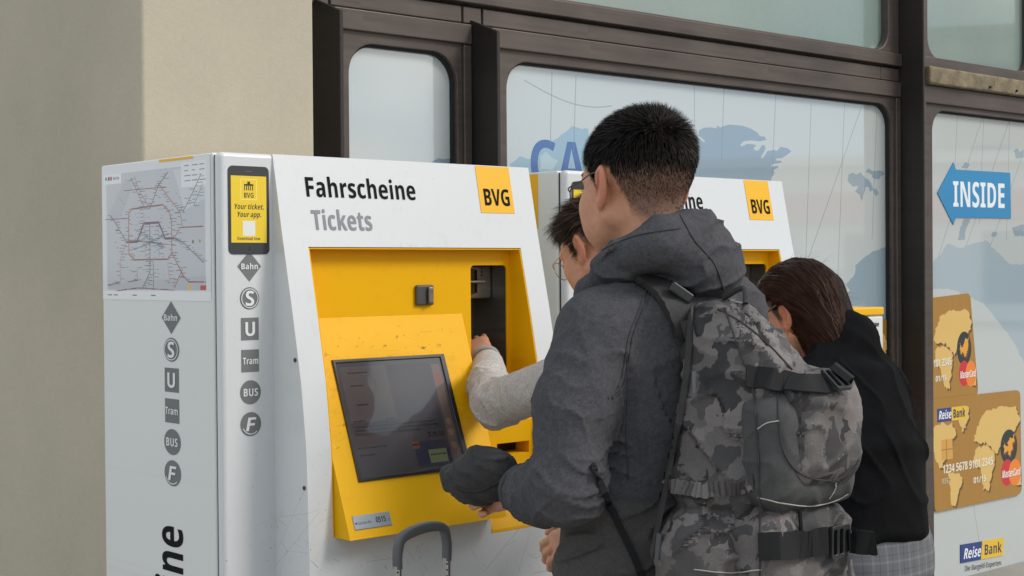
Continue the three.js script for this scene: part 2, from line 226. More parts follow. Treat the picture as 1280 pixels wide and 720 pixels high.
function card(g, P, k, W, H, c, seed) {                      // printed bank card: c = corner pixels (top left, top right, bottom right, bottom left)
  g.fillStyle = css(168, 120, 40); g.fillRect(0, 0, W, H);
  const r = rng(seed), Q = (u, v) => P(lerp(lerp(c[0][0], c[1][0], u), lerp(c[3][0], c[2][0], u), v), lerp(lerp(c[0][1], c[1][1], u), lerp(c[3][1], c[2][1], u), v));
  for (let i = 0; i < 160; i++) { g.fillStyle = css(180, 140, 75, 0.10); const u = r(); g.fillRect(u * W, 0, 1 + r() * 5, H); }
  const L = (pts, f) => { const o = []; for (let i = 0; i < pts.length; i++) { const a = pts[i], b = pts[(i + 1) % pts.length]; for (let q = 0; q < 6; q++) o.push(Q(lerp(a[0], b[0], q / 6) + (r() - 0.5) * 0.022, lerp(a[1], b[1], q / 6) + (r() - 0.5) * 0.03)); } for (const [dx, col] of [[0.010 * k, css(96, 68, 26)], [0, f]]) { g.beginPath(); o.forEach((p, i) => i ? g.lineTo(p[0] + dx, p[1] + dx) : g.moveTo(p[0] + dx, p[1] + dx)); g.closePath(); g.fillStyle = col; g.fill(); } };
  const land = css(224, 184, 104);
  L([[0.0, 0.25], [0.1, 0.22], [0.22, 0.24], [0.27, 0.33], [0.2, 0.42], [0.18, 0.52], [0.12, 0.55], [0.1, 0.62], [0.05, 0.6], [0.0, 0.45]], land); L([[0.3, 0.1], [0.42, 0.1], [0.4, 0.24], [0.33, 0.33], [0.3, 0.2]], land);
  L([[0.17, 0.66], [0.28, 0.68], [0.33, 0.76], [0.28, 0.86], [0.24, 0.99], [0.2, 0.97], [0.18, 0.8]], land); L([[0.48, 0.5], [0.6, 0.47], [0.7, 0.55], [0.68, 0.7], [0.62, 0.9], [0.56, 0.88], [0.54, 0.7], [0.46, 0.62]], land);
  L([[0.46, 0.42], [0.5, 0.3], [0.58, 0.18], [0.75, 0.14], [0.95, 0.16], [0.99, 0.3], [0.9, 0.42], [0.85, 0.55], [0.78, 0.5], [0.72, 0.58], [0.62, 0.46], [0.52, 0.45]], land); L([[0.88, 0.74], [0.99, 0.72], [0.99, 0.92], [0.9, 0.88]], land);
  const T = (t, u0, v0, u1, v1, h, f, fn) => { const A = Q(u0, v0), B = Q(u1, v1), C = Q(u0, v0 - h); g.save(); g.translate(...A); g.rotate(Math.atan2(B[1] - A[1], B[0] - A[0])); g.font = fn.replace('#', (Math.hypot(C[0] - A[0], C[1] - A[1]) / 0.72).toFixed(1)); g.scale(Math.hypot(B[0] - A[0], B[1] - A[1]) / g.measureText(t).width, 1); g.fillStyle = css(90, 70, 40); g.fillText(t, 2, 2); g.fillStyle = f; g.fillText(t, 0, 0); g.restore(); };
  const quad = (u0, v0, u1, v1, f) => { g.beginPath(); [[u0, v0], [u1, v0], [u1, v1], [u0, v1]].forEach((p, i) => i ? g.lineTo(...Q(...p)) : g.moveTo(...Q(...p))); g.closePath(); g.fillStyle = f; g.fill(); };
  quad(0.05, 0.09, 0.22, 0.21, css(28, 58, 128)); quad(0.215, 0.09, 0.385, 0.21, css(236, 190, 40)); T('Reise', 0.065, 0.185, 0.21, 0.185, 0.075, css(245, 245, 245), 'italic bold #px sans-serif'); T('Bank', 0.23, 0.185, 0.37, 0.185, 0.075, css(28, 40, 80), 'bold #px sans-serif');
  quad(0.09, 0.37, 0.22, 0.55, css(214, 160, 74)); quad(0.145, 0.37, 0.155, 0.55, css(170, 120, 50)); quad(0.09, 0.455, 0.22, 0.465, css(170, 120, 50));
  T('1234 5678 9101 2345', 0.1, 0.67, 0.68, 0.67, 0.075, css(238, 232, 214), 'bold #px sans-serif'); T('9352', 0.09, 0.76, 0.19, 0.76, 0.045, css(225, 216, 190), '#px sans-serif'); T('01/15', 0.45, 0.81, 0.6, 0.81, 0.055, css(238, 232, 214), 'bold #px sans-serif');
  const el = (u, v, ru, rv, f) => { const A = Q(u, v), B = Q(u + ru, v), C = Q(u, v + rv); g.beginPath(); g.ellipse(A[0], A[1], Math.abs(B[0] - A[0]), Math.abs(C[1] - A[1]), 0, 0, 7); g.fillStyle = f; g.fill(); };
  el(0.86, 0.53, 0.095, 0.165, css(20, 38, 40)); L([[0.8, 0.47], [0.84, 0.52], [0.87, 0.46], [0.93, 0.42], [0.9, 0.55], [0.87, 0.62], [0.85, 0.56], [0.81, 0.58]], css(235, 160, 44));
  el(0.835, 0.77, 0.07, 0.125, css(206, 34, 40)); el(0.925, 0.78, 0.07, 0.125, css(240, 130, 34)); T('MasterCard', 0.775, 0.815, 0.985, 0.815, 0.07, css(246, 240, 236), 'italic bold #px sans-serif');
}
const rc = (c, r = 0.05) => { const o = []; for (let i = 0; i < 4; i++) { const a = c[(i + 3) % 4], b = c[i], d = c[(i + 1) % 4]; for (let q = 0; q <= 5; q++) { const t = q / 5, p = [lerp(b[0], a[0], r), lerp(b[1], a[1], r * 1.4)], e = [lerp(b[0], d[0], r), lerp(b[1], d[1], r * 1.4)]; o.push([lerp(lerp(p[0], b[0], t), lerp(b[0], e[0], t), t), lerp(lerp(p[1], b[1], t), lerp(b[1], e[1], t), t)]); } } return o; };
const c1 = [[1120, 378], [1212, 366], [1222, 494], [1128, 508]], c2 = [[1163, 499], [1273, 487], [1275, 617], [1166, 641]];
flatSign('card_poster', 'golden bank card poster tucked behind the lower card poster', 'poster', rc(c1), (g, P, k, W, H) => card(g, P, k, W, H, c1, 51), 700, ZP + 0.001, 0.003);
flatSign('card_poster', 'golden bank card poster showing a full card number below the arrow sign', 'poster', rc(c2), (g, P, k, W, H) => card(g, P, k, W, H, c2, 52), 900, ZP + 0.006, 0.004);
const c0 = [[1000, 414], [1110, 398], [1110, 522], [1004, 540]];
flatSign('card_poster', 'golden bank card poster on the big pane behind the slim ticket column', 'poster', rc(c0), (g, P, k, W, H) => card(g, P, k, W, H, c0, 53), 600, ZP + 0.001, 0.003);
flatSign('logo_sign', 'small blue and yellow bank logo sign under the card posters', 'sign', [[1200, 681], [1254, 672], [1253, 694], [1200, 704]], (g, P, k, W, H) => {
  g.fillStyle = css(236, 190, 40); g.fillRect(0, 0, W, H); poly(g, P, [[1198, 680], [1227, 674], [1225, 702], [1198, 708]], css(28, 58, 128)); textIn(g, P, 'Reise', [1203, 699], [1225, 695], [1203, 686], css(245, 245, 245), 'italic bold #px sans-serif'); textIn(g, P, 'Bank', [1229, 694], [1251, 690], [1229, 681], css(28, 40, 80), 'bold #px sans-serif');
}, 300);
{ const A = onZ(1206, 714, ZP), B = onZ(1252, 706, ZP), g = letters('Die Bargeld-Experten.', Math.hypot(B.x - A.x, B.y - A.y), 0.024, fontR); g.rotateZ(Math.atan2(B.y - A.y, B.x - A.x)); g.translate(A.x, A.y, ZP + 0.0015); tag(mk('slogan_lettering', g, std({ color: lin(0.06, 0.06, 0.07), roughness: 0.6 })), 'thin dark slogan lettering below the small bank logo sign', 'lettering'); }

// ---------------------------------------------------------------- across the square, mirrored in the glass
{
  const t = thing('street_pavilion', 'pale low pavilion with a red fascia band across the square', 'building', [33, 0, 19]); t.rotation.y = Math.atan2(-0.83, -0.56); const add = (n, g, m) => mk(n, g, m, t), pale = std({ color: lin(0.80, 0.78, 0.74), roughness: 0.9 }), red = std({ color: lin(0.62, 0.22, 0.18), roughness: 0.7 }), dk = phy({ color: lin(0.10, 0.12, 0.13), roughness: 0.1 });
  add('wall', box(-17, 17, 0, 4.2, -5, 0, 0.02), pale); add('fascia', box(-17.1, 17.1, 2.7, 3.5, 0.01, 0.25, 0.02), red); add('roof', box(-17.4, 17.4, 4.21, 4.5, -5.4, 0.5, 0.02), pale); for (let i = 0; i < 9; i++) { add('window', box(-15.6 + i * 3.6, -13.4 + i * 3.6, 0.5, 2.4, 0.01, 0.08, 0.01), dk); }
  const h = thing('street_house', 'beige apartment house beyond the low pavilion', 'building', [44, 0, 22]); h.rotation.y = t.rotation.y; const beige = std({ color: lin(0.46, 0.41, 0.32), roughness: 0.9 }); mk('wall', box(-9, 2, 0, 9, -8, 0, 0.02), beige, h); mk('roof', box(-9.3, 2.3, 9.01, 9.5, -8.3, 0.3, 0.02), std({ color: lin(0.2, 0.1, 0.07), roughness: 0.9 }), h); for (let i = 0; i < 4; i++) for (let j = 0; j < 3; j++) mk('window', box(-8 + i * 2.5, -6.8 + i * 2.5, 1 + j * 2.8, 2.7 + j * 2.8, 0.01, 0.06, 0.01), dk, h);
}
// ---------------------------------------------------------------- ticket machines
const MW = 0.956, MH = 1.737, MD = 0.582;
function scratchTex(size, base, seed, opt) {
  return canvasTex(size, size, (g) => {
    g.fillStyle = css(...base); g.fillRect(0, 0, size, size); const r = rng(seed);
    const blot = (n, rad, col, a, x0 = 0, x1 = 1, y0 = 0, y1 = 1) => { for (let i = 0; i < n; i++) { const x = lerp(x0, x1, r()) * size, y = lerp(y0, y1, r()) * size; for (let q = 0; q < 7; q++) { g.fillStyle = css(...col, a * r()); g.beginPath(); g.ellipse(x + (r() - 0.5) * rad * 2, y + (r() - 0.5) * rad, rad * r() * 0.6 + 0.5, rad * r() * 0.35 + 0.5, r() * 3, 0, 7); g.fill(); } } };
    const line = (n, len, col, a, w, ang, x0 = 0, x1 = 1, y0 = 0, y1 = 1) => { for (let i = 0; i < n; i++) { const x = lerp(x0, x1, r()) * size, y = lerp(y0, y1, r()) * size, t = ang + (r() - 0.5) * 1.2, l = len * (0.2 + r()) * size; g.strokeStyle = css(...col, a * (0.3 + 0.7 * r())); g.lineWidth = w * (0.5 + r()); g.beginPath(); g.moveTo(x, y); g.quadraticCurveTo(x + Math.cos(t) * l / 2 + (r() - 0.5) * 6, y + Math.sin(t) * l / 2, x + Math.cos(t) * l, y + Math.sin(t) * l); g.stroke(); } };
    opt(blot, line, r, g);
  });
}
const whiteTex = scratchTex(1024, [236, 236, 233], 61, (blot, line) => { blot(300, 26, [222, 220, 212], 0.10); blot(160, 3, [150, 145, 132], 0.22); line(120, 0.05, [190, 186, 176], 0.25, 1, -0.4); });
const frontTex = scratchTex(2048, [238, 239, 239], 62, (blot, line) => {   // v = 0 at the foot, 1 at the head
  blot(500, 40, [224, 224, 222], 0.10); blot(220, 4, [150, 146, 136], 0.22); blot(14, 40, [176, 174, 168], 0.13, 0.55, 0.68, 0.13, 0.16); line(90, 0.03, [140, 138, 132], 0.13, 2, 0.6, 0.45, 0.7, 0.12, 0.17);
  line(30, 0.16, [110, 104, 94], 0.30, 1.8, -0.5, 0.1, 1, 0.5, 0.75); line(150, 0.03, [130, 124, 114], 0.3, 1.8, 0.3, 0.05, 1, 0.5, 0.85); line(14, 0.03, [70, 66, 60], 0.55, 2, 0.2, 0.1, 1, 0.5, 0.72); blot(220, 10, [178, 170, 152], 0.16, 0, 1, 0.5, 0.95); blot(60, 3, [90, 84, 74], 0.5, 0, 1, 0.46, 0.8);
});
const yellowTex = scratchTex(1024, [241, 180, 2], 63, (blot, line) => {
  blot(240, 30, [228, 160, 8], 0.12); blot(26, 9, [90, 62, 10], 0.42, 0.12, 0.62, 0.30, 0.62); blot(60, 3, [100, 70, 12], 0.4, 0.1, 0.7, 0.25, 0.66); line(50, 0.05, [120, 84, 10], 0.34, 1.6, 0.2, 0.1, 0.68, 0.28, 0.62); blot(120, 22, [198, 136, 10], 0.10, 0.08, 0.7, 0.36, 0.66); line(18, 0.02, [245, 226, 150], 0.6, 2, 1.4, 0.1, 0.7, 0.5, 0.66); blot(8, 16, [205, 120, 20], 0.20, 0.0, 0.12, 0.6, 0.9);
});
const orangePeel = dataTex(512, (i, j, k) => 0.5 + 0.4 * (fineN[k] - 0.5), false, 6);
const WH = { side: phy({ color: lin(0.88, 0.88, 0.865), map: whiteTex, roughness: 0.42, clearcoat: 0.25, clearcoatRoughness: 0.25 }), front: phy({ color: lin(0.80, 0.80, 0.795), map: frontTex, roughness: 0.36, clearcoat: 0.4, clearcoatRoughness: 0.18, bumpMap: orangePeel, bumpScale: 0.0006 }) };
const YE = phy({ map: yellowTex, roughness: 0.5, specularIntensity: 0.4, bumpMap: orangePeel, bumpScale: 0.0005 });
const yellowPlain = phy({ color: new THREE.Color(css(243, 182, 2).replace(/rgba\((\d+),(\d+),(\d+).*/, 'rgb($1,$2,$3)')), roughness: 0.4 });
const steel = std({ color: lin(0.42, 0.40, 0.37), roughness: 0.38, metalness: 0.85, map: bronzeMap }), darkSteel = std({ color: lin(0.10, 0.095, 0.09), roughness: 0.5, metalness: 0.5 });
const inkBlack = phy({ color: lin(0.007, 0.007, 0.007), roughness: 0.7, specularIntensity: 0.25 }), inkGrey = phy({ color: lin(0.27, 0.28, 0.30), roughness: 0.6, specularIntensity: 0.3 }), iconGrey = phy({ color: lin(0.20, 0.20, 0.20), roughness: 0.6, specularIntensity: 0.3 }), inkWhite = std({ color: lin(0.80, 0.80, 0.79), roughness: 0.55 }), blackGloss = phy({ color: lin(0.012, 0.012, 0.013), roughness: 0.25, clearcoat: 0.5 });
const PROF = [[1.737, 0.001], [1.56, 0.036], [1.36, 0.080], [1.20, 0.112], [1.05, 0.130], [0.80, 0.138], [0.08, 0.138]];
const prof = y => { for (let i = 1; i < PROF.length; i++) if (y >= PROF[i][0]) { const [a, b] = [PROF[i], PROF[i - 1]]; return lerp(a[1], b[1], (y - a[0]) / (b[0] - a[0])); } return 0.138; };
const OX0 = 0.208, OX1 = 0.884, OYT = 1.519, CY = 0.845, CXR = 0.692, CSL = 0.375, CTOP = 1.365;   // opening, console bottom, console right edge, console slope
const conZ = y => CSL * (CTOP - y) + 0.001;
function icon(kind, s) {   // transport symbols: flat grey shape and white letter, s = height
  const back = [], front = [], ring = (r0, r1) => new THREE.RingGeometry(r0, r1, 40), disc = r => new THREE.CircleGeometry(r, 40);
  const word = (t, w, h, f = font, dz = 0.0008) => { const g = letters(t, w, h, f); g.translate(-w / 2, -h / 2, dz); return g; };
  if (kind === 'Bahn') { const g = new THREE.ShapeGeometry(new THREE.Shape([[-s * 0.62, 0], [0, -s * 0.68], [s * 0.62, 0], [0, s * 0.68]].map(p => new THREE.Vector2(...p)))); back.push(g); front.push(word('Bahn', s * 0.86, s * 0.26)); }
  if (kind === 'S') { back.push(disc(s / 2)); front.push(word('S', s * 0.44, s * 0.66)); front.push((() => { const g = ring(s * 0.40, s * 0.44); g.translate(0, 0, 0.0006); return g; })()); }
  if (kind === 'U') { back.push(new THREE.PlaneGeometry(s * 0.92, s)); front.push(word('U', s * 0.5, s * 0.62)); }
  if (kind === 'Tram') { back.push(new THREE.PlaneGeometry(s * 0.92, s)); front.push(word('Tram', s * 0.8, s * 0.3)); }
  if (kind === 'BUS') { back.push(disc(s * 0.54)); front.push(word('BUS', s * 0.74, s * 0.34)); }
  if (kind === 'F') { back.push(disc(s * 0.54)); const g = word('F', s * 0.42, s * 0.6); const p = g.attributes.position; for (let i = 0; i < p.count; i++) p.setX(i, p.getX(i) + 0.22 * p.getY(i)); front.push(g); const w = new THREE.RingGeometry(s * 0.42, s * 0.46, 24, 1, Math.PI * 1.12, Math.PI * 0.62); w.translate(0, 0, 0.0008); front.push(w); }
  return [join(back), join(front)];
}
const mapTex = canvasTex(1024, 680, (g, W, H) => {
  g.fillStyle = css(224, 224, 224); g.fillRect(0, 0, W, H); g.fillStyle = css(196, 197, 199); g.fillRect(46, 40, W - 92, H - 90);
  g.fillStyle = css(186, 188, 191); g.beginPath(); g.moveTo(60, 250); g.lineTo(240, 70); g.lineTo(330, 90); g.lineTo(160, 300); g.fill(); g.beginPath(); g.moveTo(60, 600); g.lineTo(980, 560); g.lineTo(980, 630); g.lineTo(60, 630); g.fill(); g.fillStyle = css(210, 211, 212); g.beginPath(); g.moveTo(700, 50); g.lineTo(800, 250); g.lineTo(980, 200); g.lineTo(980, 50); g.fill();
  g.fillStyle = css(232, 232, 232); g.fillRect(20, 40, 180, 50); g.fillRect(770, 20, 220, 120); g.fillStyle = css(190, 40, 60); g.beginPath(); g.arc(96, 62, 11, 0, 7); g.fill(); g.fillStyle = css(60, 110, 90); g.beginPath(); g.arc(44, 62, 9, 0, 7); g.fill(); g.fillStyle = css(70, 80, 90); g.fillRect(62, 52, 20, 20);
  g.fillStyle = css(60, 60, 66); g.font = 'bold 22px sans-serif'; g.fillText('Berlin', 116, 70); const r = rng(72);
  const ln = (pts, c, w) => { g.strokeStyle = css(...c); g.lineWidth = w; g.lineJoin = 'round'; g.beginPath(); pts.forEach((p, i) => i ? g.lineTo(...p) : g.moveTo(...p)); g.stroke(); for (let i = 1; i < pts.length; i++) { const a = pts[i - 1], b = pts[i], n = Math.hypot(b[0] - a[0], b[1] - a[1]) / 19; for (let q = 0; q < n; q++) { const x = lerp(a[0], b[0], q / n), y = lerp(a[1], b[1], q / n), s = r() < 0.5 ? -1 : 1, l = 16 + r() * 34; g.fillStyle = css(58, 60, 66, 0.75); g.fillRect(s > 0 ? x + 6 : x - 6 - l, y - 1.5, l, 2.6); } } };
  const RD = [170, 74, 66], BR = [176, 110, 84], PU = [120, 70, 96], GR = [110, 110, 116], PK = [190, 120, 130];
  ln([[90, 250], [180, 330], [250, 390]], GR, 6); ln([[60, 270], [240, 270]], PK, 5); ln([[250, 390], [350, 390], [420, 300], [560, 300], [620, 380], [700, 380]], PU, 11); ln([[270, 250], [300, 225], [600, 215], [660, 250], [680, 300], [680, 450], [640, 480], [320, 480], [270, 450], [270, 250]], BR, 8);
  ln([[480, 230], [560, 120], [650, 60]], GR, 6); ln([[480, 230], [380, 140], [330, 60]], PK, 5); ln([[430, 230], [300, 70]], GR, 5); ln([[560, 110], [760, 260], [780, 330]], BR, 5); ln([[780, 260], [860, 180], [940, 90]], GR, 5); ln([[700, 380], [760, 330], [960, 330]], BR, 6); ln([[700, 380], [780, 400], [960, 500]], GR, 5); ln([[680, 450], [780, 560], [830, 590], [960, 590]], RD, 6); ln([[780, 520], [700, 620]], RD, 5); ln([[475, 300], [475, 540], [400, 620]], GR, 6); ln([[505, 490], [505, 630]], GR, 5); ln([[250, 390], [180, 480], [180, 590], [70, 610]], PK, 5); ln([[70, 640], [380, 620], [700, 630]], PK, 4); ln([[350, 520], [350, 580], [250, 590]], BR, 4); ln([[240, 130], [620, 130]], RD, 4); ln([[350, 330], [600, 430]], [90, 130, 150], 3); ln([[320, 430], [620, 360]], [90, 130, 130], 3); ln([[420, 250], [430, 470]], PK, 3); ln([[560, 320], [560, 470]], GR, 3); ln([[300, 380], [660, 410]], BR, 3); ln([[640, 500], [660, 600]], PK, 4); ln([[880, 230], [960, 130]], GR, 4);
  for (let i = 0; i < 420; i++) { g.fillStyle = css(70, 74, 82, 0.5 + 0.3 * r()); const x = 60 + r() * 900, y = 60 + r() * 570, d = Math.hypot((x - 480) / 460, (y - 360) / 300); if (r() > d * 0.9 + 0.05) g.fillRect(x, y, 6 + r() * 30, 2.2); }
  for (const [x, y, c] of [[870, 400, [60, 120, 90]], [930, 398, [150, 160, 60]]]) { g.fillStyle = css(...c); g.beginPath(); g.arc(x, y, 9, 0, 7); g.fill(); } for (let i = 0; i < 12; i++) { g.fillStyle = css(70, 70, 78, 0.8); g.fillRect(800 + (i % 3) * 66, 36 + (i / 3 | 0) * 24, 20 + r() * 36, 4); } g.fillStyle = css(236, 236, 236); g.fillRect(0, H - 44, W, 44); g.fillStyle = css(240, 190, 30); g.beginPath(); g.arc(840, H - 62, 14, 0, 7); g.fill(); g.fillStyle = css(200, 50, 50); g.fillRect(930, H - 74, 50, 22); g.fillStyle = css(90, 90, 96); for (const x of [50, 110, 300, 480]) g.fillRect(x, H - 26, 44, 5);
});
const phoneTex = canvasTex(390, 720, (g) => {
  g.fillStyle = css(38, 38, 40); g.fillRect(0, 0, 390, 720); g.fillStyle = css(244, 206, 20); g.fillRect(26, 80, 338, 545); g.fillStyle = css(66, 62, 60); g.beginPath(); g.arc(195, 672, 30, 0, 7); g.fill(); g.fillStyle = css(24, 24, 26); g.beginPath(); g.arc(195, 672, 25, 0, 7); g.fill(); g.fillStyle = css(80, 80, 84); g.fillRect(165, 38, 60, 8);
  g.strokeStyle = css(250, 234, 130); g.lineWidth = 6; g.strokeRect(120, 108, 150, 165); g.fillStyle = css(24, 22, 18); g.fillRect(150, 146, 90, 14); for (let i = 0; i < 5; i++) g.fillRect(152 + i * 19, 146, 9, 52); g.fillRect(182, 126, 26, 22);
  g.textAlign = 'center'; g.font = 'bold 58px sans-serif'; g.save(); g.translate(195, 258); g.scale(0.86, 1); g.fillText('BVG', 0, 0); g.restore(); g.font = 'italic bold 60px sans-serif'; g.save(); g.translate(195, 352); g.scale(0.86, 1); g.fillText('Your ticket.', 0, 0); g.fillText('Your app.', 0, 64); g.restore(); g.fillStyle = css(236, 234, 226); g.fillRect(136, 446, 118, 124); g.fillStyle = css(24, 22, 18); g.font = 'bold 36px sans-serif'; g.save(); g.translate(195, 604); g.scale(0.86, 1); g.fillText('Download now.', 0, 0); g.restore();
});
const screenTex = canvasTex(640, 512, (g) => {
  g.fillStyle = css(62, 60, 64); g.fillRect(0, 0, 640, 512); g.fillStyle = css(74, 71, 72); g.fillRect(16, 20, 270, 250); g.fillStyle = css(52, 52, 60); g.fillRect(300, 20, 260, 250); g.fillStyle = css(52, 54, 62); g.fillRect(16, 272, 540, 60); g.fillStyle = css(38, 44, 64); g.fillRect(352, 380, 210, 118); g.fillStyle = css(92, 78, 74); g.fillRect(572, 30, 52, 470); g.fillStyle = css(98, 108, 80); g.fillRect(430, 420, 112, 60); g.fillStyle = css(112, 60, 48); g.fillRect(340, 378, 44, 32); g.fillStyle = css(40, 40, 60); g.fillRect(342, 386, 38, 10);
  g.fillStyle = css(24, 24, 28); const r = rng(83); for (const [x, y, w] of [[60, 46, 110], [60, 104, 70], [70, 190, 60], [30, 262, 70], [220, 262, 50], [30, 288, 480], [30, 304, 500], [30, 320, 380], [24, 380, 160], [24, 412, 90], [440, 440, 90]]) for (let q = x; q < x + w;) { const l = 4 + r() * 12; g.fillRect(q, y, l, 6); q += l + 4; } g.font = 'bold 34px sans-serif'; g.fillText('539,00', 452, 364); g.fillStyle = css(116, 62, 52); g.fillRect(580, 74, 36, 50); g.fillStyle = css(120, 96, 84); for (const y of [300, 350, 410]) { g.beginPath(); g.arc(598, y, 17, 0, 7); g.fill(); }
});
const plateTex = canvasTex(256, 80, (g) => { g.fillStyle = css(150, 158, 164); g.fillRect(0, 0, 256, 80); g.fillStyle = css(24, 24, 28); g.font = 'bold 44px sans-serif'; g.save(); g.translate(150, 54); g.scale(0.72, 1); g.fillText('0515', 0, 0); g.restore(); g.font = '22px sans-serif'; g.fillText('Geräte-Nr.', 26, 52, 100); g.font = '20px sans-serif'; g.fillText('3', 232, 54); g.beginPath(); g.arc(16, 44, 6, 0, 7); g.fill(); });
function planeUV(g, x0, x1, y0, y1, flip) { const p = g.attributes.position, uv = new Float32Array(p.count * 2); for (let i = 0; i < p.count; i++) { uv[2 * i] = (p.getX(i) - x0) / (x1 - x0); uv[2 * i + 1] = (p.getY(i) - y0) / (y1 - y0); } g.setAttribute('uv', new THREE.BufferAttribute(uv, 2)); return g; }
const csg = new Evaluator(); csg.useGroups = false;
function cut(a, ...bs) { let A = new Brush(a); A.updateMatrixWorld(); for (const b of bs) { const B = new Brush(b); B.updateMatrixWorld(); A = csg.evaluate(A, B, SUBTRACTION); } return A.geometry; }
const prism = (profZY, x0, x1) => { const s = new THREE.Shape(profZY.map(p => new THREE.Vector2(-p[0], p[1]))), g = new THREE.ExtrudeGeometry(s, { depth: x1 - x0, bevelEnabled: false }); g.rotateY(Math.PI / 2); g.translate(x0, 0, 0); return g; };   // profile in (z, y), drawn out along x
// bend a flat thing onto the front panel: z becomes the panel's depth there plus a hair
const onFront = (g, lift = 0.0012) => { const p = g.attributes.position; for (let i = 0; i < p.count; i++) p.setZ(i, prof(p.getY(i)) + lift + p.getZ(i)); g.computeVertexNormals(); return g; };
function ticketMachine(label, x, opt) {
  const t = thing('ticket_machine', label, 'ticket machine', [x, 0, 0], 'white ticket machines along the window front');
  const SX0 = 0.742, SX1 = 0.868, SYT = 1.474, SYB = 1.13, gap = () => box(SX0 - 0.006, SX1 + 0.006, SYB - 0.006, SYT + 0.006, -0.14, 0.0008, 0);
  mk('cabinet', boxUV(cut(box(0, MW, 0.06, MH, -MD, -0.036, 0.005), gap())), WH.side, t);
  mk('plinth', box(0.02, MW - 0.02, 0, 0.062, -MD + 0.02, 0.09, 0.004), darkSteel, t);
  mk('door_gap', cut(box(0.006, MW - 0.006, 0.07, MH - 0.006, -0.040, -0.030, 0), gap()), rubber, t);
  const df = cut(box(0, MW, 0.06, MH, -0.032, 0, 0.012), gap()); mk('door_frame', planeUV(df, 0, MW, 0.06, MH), WH.front, t);
  // slanting front panel with its opening
  let body = prism([[-0.028, 0.08], ...PROF.slice().reverse(), [-0.028, MH - 0.001]].map(([a, b], i, arr) => i === 0 || i === arr.length - 1 ? [a, b] : [b, a]), 0.140, MW - 0.002);
  body = cut(boxUV(body), box(OX0, OX1, CY, OYT, 0.0, 0.4, 0), box(CXR, OX1, 0.795, CY + 0.01, 0.0, 0.4, 0), gap());
  body = toCreasedNormals(body, 0.35); planeUV(body, 0, MW, 0.06, MH); { const q = body.attributes.position, u = body.attributes.uv; for (let i = 0; i < q.count; i++) u.setX(i, u.getX(i) + q.getZ(i) * 0.9); } mk('front_panel', body, WH.front, t);
  // yellow lining of the opening, with the compartment cut into its back
  let back = slab([[OX0 + 0.001, 0.80], [OX1 - 0.001, 0.80], [OX1 - 0.001, OYT - 0.001], [OX0 + 0.001, OYT - 0.001]], 0.0012, 0.006); back = cut(boxUV(back), boxUV(slab(roundRect(SX0, SX1, SYB, SYT, 0.012, 5), -0.05, 0.05))); mk('recess_back', planeUV(back, 0.1, 0.95, 0.78, 1.52), YE, t);
  const wallZ = (x0, x1) => prism([[0.006, 0.80], [prof(0.8) - 0.001, 0.80], [prof(1.05) - 0.001, 1.05], [prof(1.2) - 0.001, 1.2], [prof(1.36) - 0.001, 1.36], [prof(OYT) - 0.001, OYT - 0.002], [0.006, OYT - 0.002]], x0, x1);
  mk('recess_side', planeUV(wallZ(OX1 - 0.004, OX1 - 0.0005), 0.1, 0.95, 0.78, 1.52), YE, t); mk('recess_side', planeUV(wallZ(OX0 + 0.0005, OX0 + 0.004), 0.1, 0.95, 0.78, 1.52), YE, t);
  mk('recess_top', planeUV(box(OX0 + 0.005, OX1 - 0.005, OYT - 0.005, OYT - 0.0015, 0.007, prof(OYT) - 0.002, 0), 0.1, 0.95, 0.78, 1.52), YE, t);
  // compartment: steel box, note reader, dark lower part
  const hole = join([box(SX0 - 0.004, SX0, SYB, SYT, -0.13, -0.0005, 0), box(SX1, SX1 + 0.004, SYB, SYT, -0.13, -0.0005, 0), box(SX0 - 0.004, SX1 + 0.004, SYT, SYT + 0.004, -0.13, -0.0005, 0), box(SX0 - 0.004, SX1 + 0.004, SYB - 0.004, SYB, -0.13, -0.0005, 0), box(SX0 - 0.004, SX1 + 0.004, SYB - 0.004, SYT + 0.004, -0.134, -0.130, 0)]); mk('compartment', hole, steel, t);
  const reader = mk('note_reader', cut(box(SX0 + 0.002, SX1 - 0.001, 1.385, SYT - 0.001, -0.128, -0.055, 0.004), box(SX0 + 0.03, SX0 + 0.075, 1.40, 1.462, -0.07, 0.0, 0)), steel, t);
  mk('reader_mouth', box(SX0 + 0.022, SX0 + 0.064, 1.398, 1.464, -0.0555, -0.051, 0.002), blackGloss, reader); mk('reader_lip', box(SX0 + 0.012, SX0 + 0.090, 1.426, 1.434, -0.054, -0.035, 0.003), steel, reader); for (const q of [0, 1, 2]) { mk('indicator_light', box(SX0 + 0.088, SX0 + 0.094, 1.445 + q * 0.009, 1.450 + q * 0.009, -0.0555, -0.053, 0.001), blackGloss, reader); }
  // small steel card slot on the yellow back
  const cs = mk('card_slot', box(0.555, 0.612, 1.373, 1.425, 0.006, 0.016, 0.006), darkSteel, t); mk('slot_lip', box(0.588, 0.603, 1.378, 1.420, 0.016, 0.026, 0.004), steel, cs);
  // console with the screen
  const con = prism([[0.0065, CY - 0.001], [conZ(CY), CY - 0.001], [conZ(CTOP - 0.02), CTOP - 0.02], [0.0065, CTOP - 0.016]], OX0 + 0.005, CXR); { const p = con.attributes.position; for (let i = 0; i < p.count; i++) { if (p.getX(i) > 0.5) p.setX(i, CXR + 0.018 * (p.getY(i) - 0.84) / 0.5); } }
  const consl = mk('console', planeUV(toCreasedNormals(con, 0.3), 0.1, 0.95, 0.78, 1.52), YE, t);
  const tilt = Math.atan(CSL), place = (g, cx, cy) => { g.rotateX(-tilt); g.translate(cx, cy, conZ(cy)); return g; };
